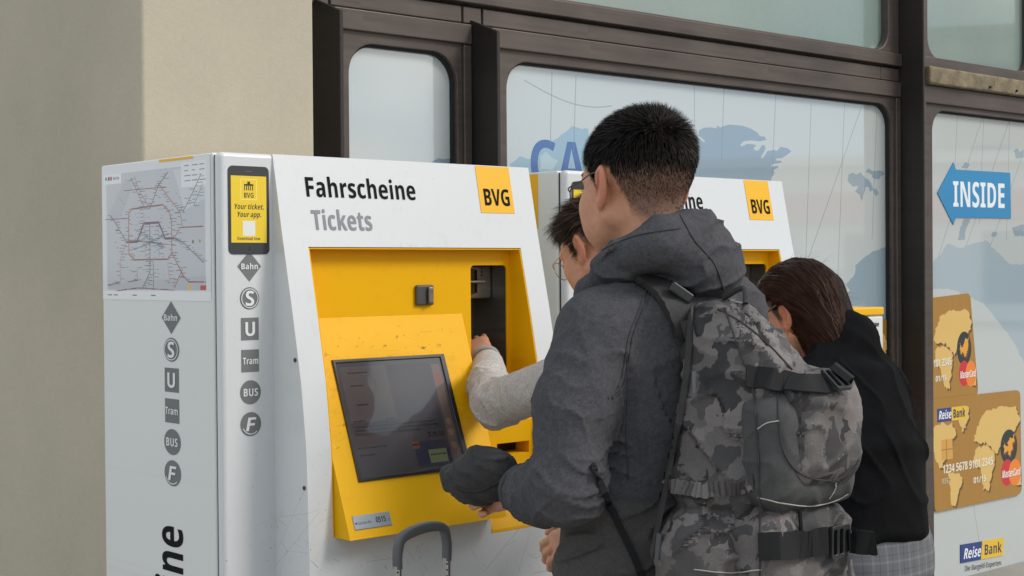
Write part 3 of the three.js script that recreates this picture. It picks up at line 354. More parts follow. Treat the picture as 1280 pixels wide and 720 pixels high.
  mk('screen_bezel', place((() => { const s = new THREE.Shape([[-0.172, -0.15], [0.172, -0.15], [0.172, 0.15], [-0.172, 0.15]].map(p => new THREE.Vector2(...p))); s.holes.push(new THREE.Path([[-0.164, -0.142], [-0.164, 0.142], [0.158, 0.142], [0.158, -0.142]].map(p => new THREE.Vector2(...p)))); return new THREE.ExtrudeGeometry(s, { depth: 0.004, bevelEnabled: true, bevelSize: 0.001, bevelThickness: 0.001, bevelOffset: -0.001, bevelSegments: 1 }); })(), 0.443, 1.108), blackGloss, consl);
  const scrG = new THREE.PlaneGeometry(0.322, 0.284); mk('screen', place(scrG.translate(-0.003, 0, 0.0015), 0.443, 1.108), phy({ map: screenTex, emissive: lin(1, 1, 1), emissiveMap: screenTex, emissiveIntensity: 0.04, roughness: 0.16, clearcoat: 1, clearcoatRoughness: 0.02 }), consl);
  const pl = new RoundedBoxGeometry(0.108, 0.034, 0.004, 2, 0.0019); mk('number_plate', place(planeUV(pl, -0.054, 0.054, -0.017, 0.017), 0.285, 0.880), phy({ map: plateTex, roughness: 0.35, metalness: 0.3 }), consl);
  // ticket tray to the right of the console
  const tray = mk('ticket_tray', cut(box(CXR + 0.004, OX1 - 0.005, 0.800, 1.075, 0.0065, 0.105, 0.004), box(CXR + 0.05, OX1 - 0.03, 0.985, 1.015, 0.05, 0.2, 0)), YE, t); planeUV(tray.geometry, 0.1, 0.95, 0.78, 1.52); mk('tray_mouth', box(CXR + 0.052, OX1 - 0.032, 0.987, 1.013, 0.048, 0.054, 0), rubber, tray); mk('tray_lip', prism([[0.104, 0.7955], [0.137, 0.7955], [0.137, 0.803], [0.118, 0.86], [0.104, 0.86]], CXR + 0.004, OX1 - 0.005), yellowPlain, tray);
  for (const y of [1.257, 0.965]) { const b = new THREE.CylinderGeometry(0.005, 0.005, 0.004, 12); b.rotateZ(Math.PI / 2); b.translate(0.1395, y, prof(y) - 0.012); mk('screw', b, darkSteel, t); }
  // lettering and label on the header
  const ft = letters('Fahrscheine', 0.330, 0.047); ft.translate(0.222, 1.639, 0); mk('lettering', onFront(ft), inkBlack, t); const tk = letters('Tickets', 0.176, 0.047); tk.translate(0.228, 1.560, 0); mk('lettering', onFront(tk), inkGrey, t);
  const lb = new THREE.PlaneGeometry(0.118, 0.124, 2, 8); lb.translate(0.822, MH - 0.064, 0); mk('yellow_label', onFront(lb, 0.0010), yellowPlain, t); const bv = letters('BVG', 0.088, 0.044); bv.translate(0.780, 1.631, 0); mk('label_lettering', onFront(bv, 0.0018), inkBlack, t);
  // phone-shaped sticker and the symbols under it on the narrow front strip
  const ph = slab(roundRect(0.019, 0.129, 1.502, 1.706, 0.012, 5), 0.0006, 0.0016); planeUV(ph, 0.019, 0.129, 1.502, 1.706); mk('phone_sticker', ph, printMat(phoneTex), t);
  const kinds = ['Bahn', 'S', 'U', 'Tram', 'BUS', 'F'], fs = opt.strip; kinds.forEach((k, i) => { const [b, f] = icon(k, 0.052); for (const [g, m, dz] of [[b, iconGrey, 0.0006], [f, inkWhite, 0.0012]]) { g.translate(0.074, fs[i], dz); mk(m === iconGrey ? 'symbol' : 'symbol_letter', g, m, t); } });
  // left side: map or label, symbols and tall lettering
  const side = g => { g.rotateY(-Math.PI / 2); g.translate(-0.0008, 0, 0); return g; };     // drawn facing +z with x = -z
  if (opt.map) {
    const mg = new THREE.PlaneGeometry(0.535, 0.338); mg.rotateY(-Math.PI / 2); mg.translate(-0.0008, 1.563, -0.311); mk('network_map', mg, phy({ map: mapTex, roughness: 0.3, clearcoat: 0.6, clearcoatRoughness: 0.08 }), t);
    const st = new THREE.PlaneGeometry(0.16, 0.006); st.rotateY(-Math.PI / 2); st.translate(-0.0014, MH - 0.006, -0.20); mk('yellow_strip', st, yellowPlain, t);
    kinds.forEach((k, i) => { const [b, f] = icon(k, 0.058); for (const [g, m, dz] of [[b, iconGrey, 0.0006], [f, inkWhite, 0.0012]]) { g.scale(1.27, 1, 1); g.rotateY(-Math.PI / 2); g.translate(-dz, opt.side[i], -0.231); mk(m === iconGrey ? 'symbol' : 'symbol_letter', g, m, t); } });
    const tl = letters('Fahrscheine', 0.58, 0.128); tl.rotateZ(Math.PI / 2); tl.rotateY(-Math.PI / 2); tl.translate(-0.001, 0.27, -0.186); mk('tall_lettering', tl, inkBlack, t);
  } else {
    const lg = new THREE.PlaneGeometry(0.24, 0.155); lg.rotateY(-Math.PI / 2); lg.translate(-0.0008, MH - 0.083, -0.235); mk('yellow_label', lg, yellowPlain, t); const b2 = letters('BVG', 0.175, 0.058); b2.rotateY(-Math.PI / 2); b2.translate(-0.0014, MH - 0.148, -0.335); mk('label_lettering', b2, inkBlack, t);
  }
  return t;
}
const stripY = [1.474, 1.400, 1.329, 1.255, 1.182, 1.108], sideY = [1.353, 1.276, 1.203, 1.129, 1.054, 0.979];
ticketMachine('white ticket machine with a network map on its side, screen and yellow console facing out', 0, { map: true, strip: stripY, side: sideY });
ticketMachine('white ticket machine with a yellow side label, next to the slim ticket column', 1.098, { map: false, strip: stripY });
{ // slim validator column beyond the machines
  const t = thing('ticket_column', 'slim white ticket column with a yellow cap beside the dark post', 'ticket column', [2.437, 0, -0.03]);
  mk('column_body', box(0, 0.172, 0.05, 1.293, -0.16, 0.03, 0.006), WH.side, t); mk('column_cap', box(-0.003, 0.175, 1.296, 1.324, -0.163, 0.033, 0.006), yellowPlain, t); mk('column_foot', box(0.01, 0.162, 0, 0.05, -0.15, 0.02, 0.003), darkSteel, t);
  const a = letters('Fahrscheine', 0.086, 0.016); a.translate(0.06, 1.258, 0.0312); mk('lettering', a, inkBlack, t); const b = letters('Tickets', 0.05, 0.015); b.translate(0.06, 1.233, 0.0312); mk('lettering', b, inkGrey, t);
}
// ---------------------------------------------------------------- bodies and cloth: distance fields meshed on a grid
const cap = (a, b, ra, rb = ra) => { const ax = a[0], ay = a[1], az = a[2], bx = b[0] - ax, by = b[1] - ay, bz = b[2] - az, q = 1 / (bx * bx + by * by + bz * bz + 1e-12); return (x, y, z) => { x -= ax; y -= ay; z -= az; let t = (x * bx + y * by + z * bz) * q; t = t < 0 ? 0 : t > 1 ? 1 : t; x -= t * bx; y -= t * by; z -= t * bz; return Math.sqrt(x * x + y * y + z * z) - ra - (rb - ra) * t; }; };
const ell = (c, r) => (x, y, z) => { x -= c[0]; y -= c[1]; z -= c[2]; const a = x / r[0], b = y / r[1], d = z / r[2], k0 = Math.sqrt(a * a + b * b + d * d), e = a / r[0], f = b / r[1], g = d / r[2], k1 = Math.sqrt(e * e + f * f + g * g); return k1 < 1e-9 ? -Math.min(...r) : k0 * (k0 - 1) / k1; };
// trunk segment with an oval section: half widths (along dir, across it) at each end
const oval = (a, b, wa, wb, dir = [1, 0, 0], capr = 0.06) => { const A = V(...a), B = V(...b), ax = B.clone().sub(A), len = ax.length(); ax.normalize(); const L = V(...dir); L.addScaledVector(ax, -L.dot(ax)).normalize(); const D = ax.clone().cross(L); return (x, y, z) => { x -= A.x; y -= A.y; z -= A.z; const s = x * ax.x + y * ax.y + z * ax.z, t = clamp(s / len), l = x * L.x + y * L.y + z * L.z, d = x * D.x + y * D.y + z * D.z, ex = s - t * len, rl = lerp(wa[0], wb[0], t), rd = lerp(wa[1], wb[1], t), p = l / rl, q = d / rd, r = ex / capr, k0 = Math.sqrt(p * p + q * q + r * r), u = p / rl, v = q / rd, w = r / capr, k1 = Math.sqrt(u * u + v * v + w * w); return k1 < 1e-9 ? -Math.min(rl, rd) : k0 * (k0 - 1) / k1; }; };
const rbox = (c, h, r, M = null) => { const inv = M ? M.clone().invert().elements : null; return (x, y, z) => { if (inv) { const X = inv[0] * x + inv[4] * y + inv[8] * z + inv[12], Y = inv[1] * x + inv[5] * y + inv[9] * z + inv[13]; z = inv[2] * x + inv[6] * y + inv[10] * z + inv[14]; x = X; y = Y; } const a = Math.abs(x - c[0]) - h[0] + r, b = Math.abs(y - c[1]) - h[1] + r, d = Math.abs(z - c[2]) - h[2] + r, p = Math.max(a, 0), q = Math.max(b, 0), s = Math.max(d, 0); return Math.sqrt(p * p + q * q + s * s) + Math.min(Math.max(a, b, d), 0) - r; }; };
const smin = (a, b, k) => { const h = Math.max(k - Math.abs(a - b), 0) / k; return Math.min(a, b) - h * h * k * 0.25; }, smax = (a, b, k) => -smin(-a, -b, k);
const blend = (fs, k) => (x, y, z) => { let d = fs[0](x, y, z); for (let i = 1; i < fs.length; i++) d = smin(d, fs[i](x, y, z), k); return d; };
const chain = (pts, rs) => blend(pts.slice(1).map((p, i) => cap(pts[i], p, rs[i], rs[i + 1])), 0.01);
function sdfGeo(f, lo, hi, h, color) {
  const nx = Math.ceil((hi[0] - lo[0]) / h) + 1, ny = Math.ceil((hi[1] - lo[1]) / h) + 1, nz = Math.ceil((hi[2] - lo[2]) / h) + 1, F = new Float32Array(nx * ny * nz), B = 5, rad = B * h * 0.87 * 1.7 + h, id = (i, j, k) => (k * ny + j) * nx + i;
  for (let K = 0; K < nz; K += B) for (let J = 0; J < ny; J += B) for (let I = 0; I < nx; I += B) {
    const c = f(lo[0] + (I + B / 2) * h, lo[1] + (J + B / 2) * h, lo[2] + (K + B / 2) * h), far = Math.abs(c) > rad;
    for (let k = K; k < Math.min(nz, K + B); k++) for (let j = J; j < Math.min(ny, J + B); j++) for (let i = I; i < Math.min(nx, I + B); i++) F[id(i, j, k)] = far ? c : f(lo[0] + i * h, lo[1] + j * h, lo[2] + k * h);
  }
  const vid = new Int32Array(nx * ny * nz).fill(-1), pos = [], idx = [], ev = [0, 1, 0, 2, 0, 4, 1, 3, 1, 5, 2, 3, 2, 6, 3, 7, 4, 5, 4, 6, 5, 7, 6, 7], v8 = new Float64Array(8);
  for (let k = 0; k < nz - 1; k++) for (let j = 0; j < ny - 1; j++) for (let i = 0; i < nx - 1; i++) {
    let m = 0; for (let c = 0; c < 8; c++) { v8[c] = F[id(i + (c & 1), j + (c >> 1 & 1), k + (c >> 2))]; if (v8[c] < 0) m |= 1 << c; } if (m === 0 || m === 255) continue;
    let sx = 0, sy = 0, sz = 0, n = 0; for (let e = 0; e < 24; e += 2) { const a = ev[e], b = ev[e + 1]; if ((m >> a & 1) !== (m >> b & 1)) { const t = v8[a] / (v8[a] - v8[b]); sx += (a & 1) + t * ((b & 1) - (a & 1)); sy += (a >> 1 & 1) + t * ((b >> 1 & 1) - (a >> 1 & 1)); sz += (a >> 2) + t * ((b >> 2) - (a >> 2)); n++; } }
    vid[id(i, j, k)] = pos.length / 3; pos.push(lo[0] + (i + sx / n) * h, lo[1] + (j + sy / n) * h, lo[2] + (k + sz / n) * h);
  }
  const quad = (a, b, c, d, flip) => { if (a < 0 || b < 0 || c < 0 || d < 0) return; flip ? idx.push(a, c, b, a, d, c) : idx.push(a, b, c, a, c, d); };
  for (let k = 1; k < nz - 1; k++) for (let j = 1; j < ny - 1; j++) for (let i = 1; i < nx - 1; i++) {
    const s = F[id(i, j, k)] < 0; 
    if (s !== F[id(i + 1, j, k)] < 0) quad(vid[id(i, j - 1, k - 1)], vid[id(i, j, k - 1)], vid[id(i, j, k)], vid[id(i, j - 1, k)], !s);
    if (s !== F[id(i, j + 1, k)] < 0) quad(vid[id(i - 1, j, k - 1)], vid[id(i - 1, j, k)], vid[id(i, j, k)], vid[id(i, j, k - 1)], !s);
    if (s !== F[id(i, j, k + 1)] < 0) quad(vid[id(i - 1, j - 1, k)], vid[id(i, j - 1, k)], vid[id(i, j, k)], vid[id(i - 1, j, k)], !s);
  }
  const P = new Float32Array(pos), N = new Float32Array(pos.length), e = h * 0.6, C = color ? new Float32Array(pos.length) : null;
  for (let i = 0; i < P.length; i += 3) { const x = P[i], y = P[i + 1], z = P[i + 2]; let gx = f(x + e, y, z) - f(x - e, y, z), gy = f(x, y + e, z) - f(x, y - e, z), gz = f(x, y, z + e) - f(x, y, z - e), l = Math.hypot(gx, gy, gz) || 1; N[i] = gx / l; N[i + 1] = gy / l; N[i + 2] = gz / l; if (C) { const c = color(x, y, z, N[i], N[i + 1], N[i + 2]); C[i] = c[0]; C[i + 1] = c[1]; C[i + 2] = c[2]; } }
  const g = new THREE.BufferGeometry(); g.setAttribute('position', new THREE.BufferAttribute(P, 3)); g.setAttribute('normal', new THREE.BufferAttribute(N, 3)); if (C) g.setAttribute('color', new THREE.BufferAttribute(C, 3)); g.setIndex(idx); return g;
}
function hit(px, py, f, t0 = 1.6, t1 = 4.6) { const d = ray(px, py), o = camera.position; let t = t0; for (let i = 0; i < 400 && t < t1; i++) { const s = f(o.x + d.x * t, o.y + d.y * t, o.z + d.z * t); if (s < 0.0004) return o.clone().addScaledVector(d, t); t += Math.max(0.0006, s * 0.6); } return null; }
function grad(f, p, e = 0.003) { return V(f(p.x + e, p.y, p.z) - f(p.x - e, p.y, p.z), f(p.x, p.y + e, p.z) - f(p.x, p.y - e, p.z), f(p.x, p.y, p.z + e) - f(p.x, p.y, p.z - e)).normalize(); }
// a line drawn on a body's surface: photo pixels give directions, the body gives the distance
function onBody(pts, f, lift = 0, n = 40) { const c = new THREE.CatmullRomCurve3(pts.map(p => V(p[0], p[1], 0))), out = []; for (let i = 0; i <= n; i++) { const q = c.getPoint(i / n), h = hit(q.x, q.y, f); if (h) out.push(h.addScaledVector(grad(f, h), lift)); } return out; }
function band(path, normals, width, th) {   // webbing: rectangular section swept along a path, flat side against the surface
  const pos = [], idx = [], uv = []; let L = 0; path.forEach((p, i) => { const t = path[Math.min(i + 1, path.length - 1)].clone().sub(path[Math.max(i - 1, 0)]).normalize(), n = normals[i].clone().addScaledVector(t, -normals[i].dot(t)).normalize(), b = t.clone().cross(n), w = typeof width === 'function' ? width(i / (path.length - 1)) : width; if (i) L += p.distanceTo(path[i - 1]);
    for (const [s, k] of [[-1, 0], [1, 0], [1, 1], [-1, 1]]) { const q = p.clone().addScaledVector(b, s * w / 2).addScaledVector(n, k * th); pos.push(q.x, q.y, q.z); uv.push(s * w / 2, L); } });
  for (let i = 0; i < path.length - 1; i++) for (let k = 0; k < 4; k++) { const a = i * 4 + k, b = i * 4 + (k + 1) % 4; idx.push(a, b, b + 4, a, b + 4, a + 4); } const e = (path.length - 1) * 4; idx.push(0, 2, 1, 0, 3, 2, e, e + 1, e + 2, e, e + 2, e + 3);
  const g = new THREE.BufferGeometry(); g.setAttribute('position', new THREE.Float32BufferAttribute(pos, 3)); g.setAttribute('uv', new THREE.Float32BufferAttribute(uv, 2)); g.setIndex(idx); return toCreasedNormals(g, 0.7);
}
const strapOn = (pts, f, width, th = 0.003, lift = 0.001, n = 40) => { const path = onBody(pts, f, lift, n); const m = path.map((p, i) => { const a = V(); for (let k = Math.max(0, i - 3); k <= Math.min(path.length - 1, i + 3); k++) a.add(grad(f, path[k], 0.006)); return a.normalize(); }); return band(path, m, width, th); };
// hair: thin blades standing on a skin, or ribbons following a flow
function blades(list, seed, segs = 2) {   // each: p, d (direction), l, w, bend (Vector3), c
  const r = rng(seed), pos = [], nor = [], col = [], T = V(), S = V();
  for (const h of list) {
    T.set(r() - 0.5, r() - 0.5, r() - 0.5).normalize(); S.copy(h.d).cross(T).normalize(); const N = S.clone().cross(h.d).normalize(); if (h.n) { if (N.dot(h.n) < 0) N.negate(); N.multiplyScalar(0.55).add(h.n).normalize(); } let prev = null;
    for (let k = 0; k <= segs; k++) { const t = k / segs, c = h.p.clone().addScaledVector(h.d, h.l * t).addScaledVector(h.bend, h.l * t * t), w = h.w * (1 - 0.85 * t), a = c.clone().addScaledVector(S, w / 2), b = c.clone().addScaledVector(S, -w / 2); if (prev) { for (const q of [prev[0], prev[1], b, prev[0], b, a]) { pos.push(q.x, q.y, q.z); nor.push(N.x, N.y, N.z); col.push(...h.c); } } prev = [a, b]; }
  }
  const g = new THREE.BufferGeometry(); g.setAttribute('position', new THREE.Float32BufferAttribute(pos, 3)); g.setAttribute('normal', new THREE.Float32BufferAttribute(nor, 3)); g.setAttribute('color', new THREE.Float32BufferAttribute(col, 3)); return g;
}
function flows(starts, f, dirFn, steps, stepLen, wFn, cFn, seed, lift = 0.002) {
  const r = rng(seed), pos = [], nor = [], col = [];
  for (const s of starts) {
    let p = s.clone(), prev = null; const off = lift * (0.2 + 1.6 * r()), c = cFn(r, s), n0 = Math.round(steps * (0.75 + 0.5 * r())), w0 = wFn(r); const ph = r() * 50;
    for (let k = 0; k <= n0; k++) {
      const n = grad(f, p, 0.004), d = dirFn(p, r, k / n0, ph); const inS = f(p.x, p.y, p.z); p.addScaledVector(n, -inS * 0.8); const tn = d.clone().addScaledVector(n, -d.dot(n)).normalize(), side = n.clone().cross(tn).normalize(), w = w0 * (k === 0 ? 0.4 : k > n0 - 3 ? (n0 - k) / 3 * 0.9 + 0.05 : 1), q = p.clone().addScaledVector(n, off), a = q.clone().addScaledVector(side, w / 2), b = q.clone().addScaledVector(side, -w / 2), nn = n.clone().addScaledVector(side, (ph % 1 - 0.5) * 0.8).normalize();
      if (prev) { const [A, Bq, nA] = prev; for (const [v, m] of [[A, nA], [Bq, nA], [b, nn], [A, nA], [b, nn], [a, nn]]) { pos.push(v.x, v.y, v.z); nor.push(m.x, m.y, m.z); col.push(...c); } } prev = [a, b, nn]; p.addScaledVector(tn, stepLen);
    }
  }
  const g = new THREE.BufferGeometry(); g.setAttribute('position', new THREE.Float32BufferAttribute(pos, 3)); g.setAttribute('normal', new THREE.Float32BufferAttribute(nor, 3)); g.setAttribute('color', new THREE.Float32BufferAttribute(col, 3)); return g;
}
function sampleSurface(g, n, weight, seed) {   // random points on a mesh, denser where weight is high
  const r = rng(seed), p = g.attributes.position, nn = g.attributes.normal, ix = g.index.array, cum = new Float64Array(ix.length / 3), a = V(), b = V(), c = V(); let t = 0;
  for (let i = 0; i < ix.length; i += 3) { a.fromBufferAttribute(p, ix[i]); b.fromBufferAttribute(p, ix[i + 1]); c.fromBufferAttribute(p, ix[i + 2]); const w = weight((a.x + b.x + c.x) / 3, (a.y + b.y + c.y) / 3, (a.z + b.z + c.z) / 3); t += w * b.sub(a).cross(c.sub(a)).length(); cum[i / 3] = t; }
  const out = []; for (let q = 0; q < n; q++) { const v = r() * t; let lo = 0, hi = cum.length - 1; while (lo < hi) { const m = lo + hi >> 1; cum[m] < v ? lo = m + 1 : hi = m; } const i = lo * 3; let u = r(), w = r(); if (u + w > 1) { u = 1 - u; w = 1 - w; } a.fromBufferAttribute(p, ix[i]); b.fromBufferAttribute(p, ix[i + 1]).sub(a); c.fromBufferAttribute(p, ix[i + 2]).sub(a); out.push({ p: a.clone().addScaledVector(b, u).addScaledVector(c, w), n: V().fromBufferAttribute(nn, ix[i]) }); } return out;
}
// head, face towards +z, origin between the ears
function headField(o = {}) {
  const bothSides = f => (x, y, z) => f(Math.abs(x), y, z);
  const parts = [ell([0, 0.032, -0.014], [0.0755, 0.086, 0.097]), ell([0, -0.022, 0.03], [0.066, 0.085, 0.058]), bothSides(cap([0.054, -0.048, -0.002], [0.018, -0.096, 0.056], 0.021, 0.020)), ell([0, -0.1, 0.064], [0.022, 0.017, 0.019]), bothSides(ell([0.046, -0.028, 0.054], [0.024, 0.028, 0.026])), cap([-0.034, 0.026, 0.078], [0.034, 0.026, 0.078], 0.011), cap([0, -0.055, -0.028], [0, -0.172, -0.044], o.neck || 0.054, (o.neck || 0.054) + 0.003), bothSides(ell([0.040, -0.062, 0.046], [0.024, 0.026, 0.030]))];
  const base = blend(parts, 0.024), nose = blend([cap([0, 0.014, 0.086], [0, -0.030, 0.108], 0.008, 0.0115), bothSides(ell([0.012, -0.034, 0.095], [0.009, 0.008, 0.012]))], 0.010), lips = blend([cap([-0.02, -0.062, 0.085], [0.02, -0.062, 0.085], 0.0065), cap([-0.016, -0.073, 0.085], [0.016, -0.073, 0.085], 0.0065)], 0.004), sock = bothSides(ell([0.031, 0.005, 0.098], [0.017, 0.013, 0.016])), lid = bothSides(ell([0.031, 0.004, 0.078], [0.015, 0.011, 0.013]));
  const th = 0.42, ct = Math.cos(th), st = Math.sin(th), earO = ell([0, 0, 0], [0.0085, 0.034, 0.021]), earI = ell([0.0075, 0.004, 0.001], [0.0065, 0.023, 0.012]), lobe = ell([0, -0.026, 0.006], [0.006, 0.012, 0.010]), rim = ell([0.0045, 0.012, 0.009], [0.004, 0.016, 0.005]);
  const ear = (x, y, z) => { x = Math.abs(x) - 0.079; y += 0.002; z += 0.008; const X = x * ct + z * st * 0.9, Z = z * ct - x * st, c = Math.cos(0.16), s = Math.sin(0.16), Y2 = y * c - Z * s, Z2 = Z * c + y * s; return smin(smax(smin(earO(X, Y2, Z2), lobe(X, Y2, Z2), 0.006), -earI(X, Y2, Z2), 0.004), rim(X, Y2, Z2) + 0.001, 0.003); };
  return (x, y, z) => { let d = base(x, y, z); d = smin(d, nose(x, y, z), 0.012); d = smin(d, lips(x, y, z), 0.006); d = smax(d, -sock(x, y, z), 0.010); d = smin(d, lid(x, y, z), 0.004); return smin(d, ear(x, y, z), 0.007); };
}
// hand: wrist at the origin, fingers towards +z, palm towards -y, thumb towards +x
function handBones(M, curl, mirror = 1, spread = 0.1) {
  const out = [], W = v => { const q = V(v.x * mirror, v.y, v.z).applyMatrix4(M); return [q.x, q.y, q.z]; };
  for (const [x, w] of [[-0.024, 0.0125], [-0.008, 0.0135], [0.009, 0.0135], [0.025, 0.0125]]) out.push(cap(W(V(x * 0.55, 0, 0.0)), W(V(x, 0.002, 0.082)), 0.017, w));
  [[-0.028, 0.050, 0.0073], [-0.0095, 0.064, 0.0082], [0.0095, 0.069, 0.0086], [0.028, 0.062, 0.0084]].forEach(([x, len, r], i) => { let p = V(x, 0.002, 0.086), a = (curl[i] ?? curl[0]) * 0.7; const yaw = (x / 0.03) * spread; for (let k = 0; k < 3; k++) { const l = len * [0.47, 0.31, 0.26][k], q = p.clone().add(V(Math.sin(yaw) * Math.cos(a), -Math.sin(a), Math.cos(yaw) * Math.cos(a)).multiplyScalar(l)); out.push(cap(W(p), W(q), r * (1 - 0.08 * k), r * (0.94 - 0.1 * k))); p = q; a += (curl[i] ?? curl[0]); } });
  let p = V(0.022, -0.004, 0.022), dir = V(0.72, -0.25, 0.64); for (const [l, r] of [[0.042, 0.013], [0.031, 0.0098], [0.026, 0.0088]]) { const q = p.clone().addScaledVector(dir.normalize(), l); out.push(cap(W(p), W(q), r, r * 0.88)); p = q; dir = dir.clone().add(V(-0.35, -0.12, 0.25)); }
  const palm = blend(out.slice(0, 4), 0.014), fing = out.slice(4); return (x, y, z) => { let d = palm(x, y, z); for (const f of fing) { const e = f(x, y, z); d = smin(d, e, 0.006); } return d; };
}
const bounds = (pts, m) => { const lo = [9, 9, 9], hi = [-9, -9, -9]; for (const p of pts) for (let i = 0; i < 3; i++) { lo[i] = Math.min(lo[i], p[i] - m); hi[i] = Math.max(hi[i], p[i] + m); } return [lo, hi]; };
const arr = v => [v.x, v.y, v.z];
const person = (label, base) => thing('person', label, 'person', base);
function addTo(g, name, geo, mat) { geo.translate(-g.position.x, -g.position.y, -g.position.z); return mk(name, geo, mat, g); }   // geometry built in place, hung on the thing's base
// ---------------------------------------------------------------- cloth, skin and hair materials
const heather = (c, seed, amt = 0.5) => { const a = tileNoise(512, 256, seed), b = tileFbm(512, 64, 3, seed + 1), w = tileFbm(512, 6, 4, seed + 2); return dataTex(512, (i, j, k) => { const v = 1 + amt * ((a[k] - 0.5) * 0.9 + (b[k] - 0.5) * 0.9) + 0.07 * (w[k] - 0.5); return c.map(q => q * v); }, true, 4); };
const weave = dataTex(512, (i, j, k) => 0.5 + 0.22 * Math.sin(i * Math.PI / 4) * Math.sin(j * Math.PI / 4) + 0.45 * (grainN[k] - 0.5), false, 6);
const fleece = (c, seed) => phy({ map: heather(c, seed, 0.24), bumpMap: weave, bumpScale: 0.0005, roughness: 0.95, sheen: 0.2, sheenRoughness: 0.6, sheenColor: lin(0.10, 0.10, 0.10), specularIntensity: 0.25 });
const hoodieMat = fleece([0.308, 0.303, 0.314], 101), hemMat = std({ map: heather([0.275, 0.262, 0.258], 104, 0.25), bumpMap: weave, bumpScale: 0.0006, roughness: 0.8 });
const hairMat = phy({ vertexColors: true, roughness: 0.45, specularIntensity: 0.5 });
const skinBump = dataTex(512, (i, j, k) => 0.5 + 0.5 * (grainN[k] - 0.5) + 0.3 * (fineN[k] - 0.5), false, 18);
const skinMat = phy({ vertexColors: true, roughness: 0.48, specularIntensity: 0.7, bumpMap: skinBump, bumpScale: 0.0006 });
const metalDark = std({ color: lin(0.10, 0.085, 0.07), roughness: 0.3, metalness: 0.9 }), metalGold = std({ color: lin(0.55, 0.42, 0.25), roughness: 0.25, metalness: 1 });
const lensMat = phy({ color: lin(1, 1, 1), transmission: 1, thickness: 0, roughness: 0.0, ior: 1.5 });
const SKIN = [0.57, 0.275, 0.165];
const eyeWhite = std({ color: lin(0.7, 0.68, 0.65), roughness: 0.2 }), iris = std({ color: lin(0.02, 0.012, 0.008), roughness: 0.15 }), denim = std({ map: heather([0.16, 0.17, 0.21], 108, 0.3), roughness: 0.9 }), shoeMat = std({ color: lin(0.05, 0.05, 0.055), roughness: 0.7 });
const headM = (H, yaw, pitch, roll, s) => new THREE.Matrix4().compose(H, new THREE.Quaternion().setFromEuler(new THREE.Euler(pitch, Math.PI + yaw, roll, 'YXZ')), V(s, s, s));
// where hair grows on a head (local coordinates), 0 to 1
function hairMask(x, y, z, short = 1) { const a = Math.atan2(Math.abs(x), z) * 180 / Math.PI, K = [[0, 0.082], [35, 0.080], [55, 0.060], [70, 0.030], [80, -0.012], [88, -0.014], [92, 0.040], [108, 0.040], [118, 0.0], [130, -0.045], [150, -0.066], [180, -0.070]]; let y0 = -0.07; for (let i = 1; i < K.length; i++) if (a <= K[i][0]) { y0 = lerp(K[i - 1][1], K[i][1], (a - K[i - 1][0]) / (K[i][0] - K[i - 1][0])); break; } return ss(y0 - 0.010, y0 + 0.016, y); }
function skinColor(dark, hairC, seedTone = 1) { return (x, y, z, nx, ny, nz) => { const m = hairMask(x, y, z) * dark, mot = 1 + 0.07 * n3(x * 60, y * 60, z * 60) + 0.05 * n3(x * 200, y * 200, z * 200), er = (Math.abs(x) > 0.078 && y > -0.045 && y < 0.045 && Math.abs(z) < 0.04) ? 1 : 0, lip = (z > 0.084 && y < -0.055 && y > -0.082 && Math.abs(x) < 0.026) ? 1 : 0, f = z > 0.02 && y < 0.02 ? 0.06 * (n3(x * 300, y * 300, z * 300)) : 0; return [0, 1, 2].map(q => lerp(SKIN[q] * seedTone * (mot + f) * [1.0, 1 - 0.20 * er - 0.3 * lip, 1 - 0.22 * er - 0.28 * lip][q], hairC[q], m)); }; }
function bodySkin(g, c = SKIN) { const n = g.attributes.position.count, a = new Float32Array(n * 3); for (let i = 0; i < n; i++) for (let q = 0; q < 3; q++) a[3 * i + q] = c[q] * (1 + 0.08 * n3(g.attributes.position.getX(i) * 90, g.attributes.position.getY(i) * 90, g.attributes.position.getZ(i) * 90)); g.setAttribute('color', new THREE.BufferAttribute(a, 3)); return g; }
function face(g, M, parentAdd) { for (const s of [-1, 1]) { const e = new THREE.SphereGeometry(0.0125, 16, 12); e.translate(s * 0.031, 0.004, 0.0795); const i = new THREE.SphereGeometry(0.0062, 12, 10); i.translate(s * 0.031, 0.003, 0.0868); parentAdd('eye', e.applyMatrix4(M), eyeWhite); parentAdd('iris', i.applyMatrix4(M), iris); } }
function glasses(M, r, frame, temple) {   // thin round frames: rims, bridge, temples
  const rims = [], len = []; for (const s of [-1, 1]) { const t = new THREE.TorusGeometry(r, 0.0011, 8, 40); t.rotateY(s * 0.12); t.translate(s * 0.0335, 0.001, 0.107); rims.push(t); const l = new THREE.CircleGeometry(r - 0.0006, 32); l.rotateY(s * 0.12); l.translate(s * 0.0335, 0.001, 0.107); len.push(l.applyMatrix4(M)); rims.push(tube([[s * (0.0335 + r), 0.006, 0.104], [s * 0.068, 0.010, 0.093], [s * 0.0765, 0.014, 0.05], [s * 0.0805, 0.022, 0.008], [s * 0.082, 0.012, -0.022], [s * 0.080, -0.006, -0.03]], 0.0012, 30, 6)); const pad = new THREE.SphereGeometry(0.003, 8, 6); pad.translate(s * 0.011, -0.006, 0.1); rims.push(pad); } rims.push(tube([[-0.0115, 0.006, 0.107], [0, 0.009, 0.109], [0.0115, 0.006, 0.107]], 0.0012, 12, 6));
  return { rims: join(rims.map(q => q.applyMatrix4(M))), lens: len };
}

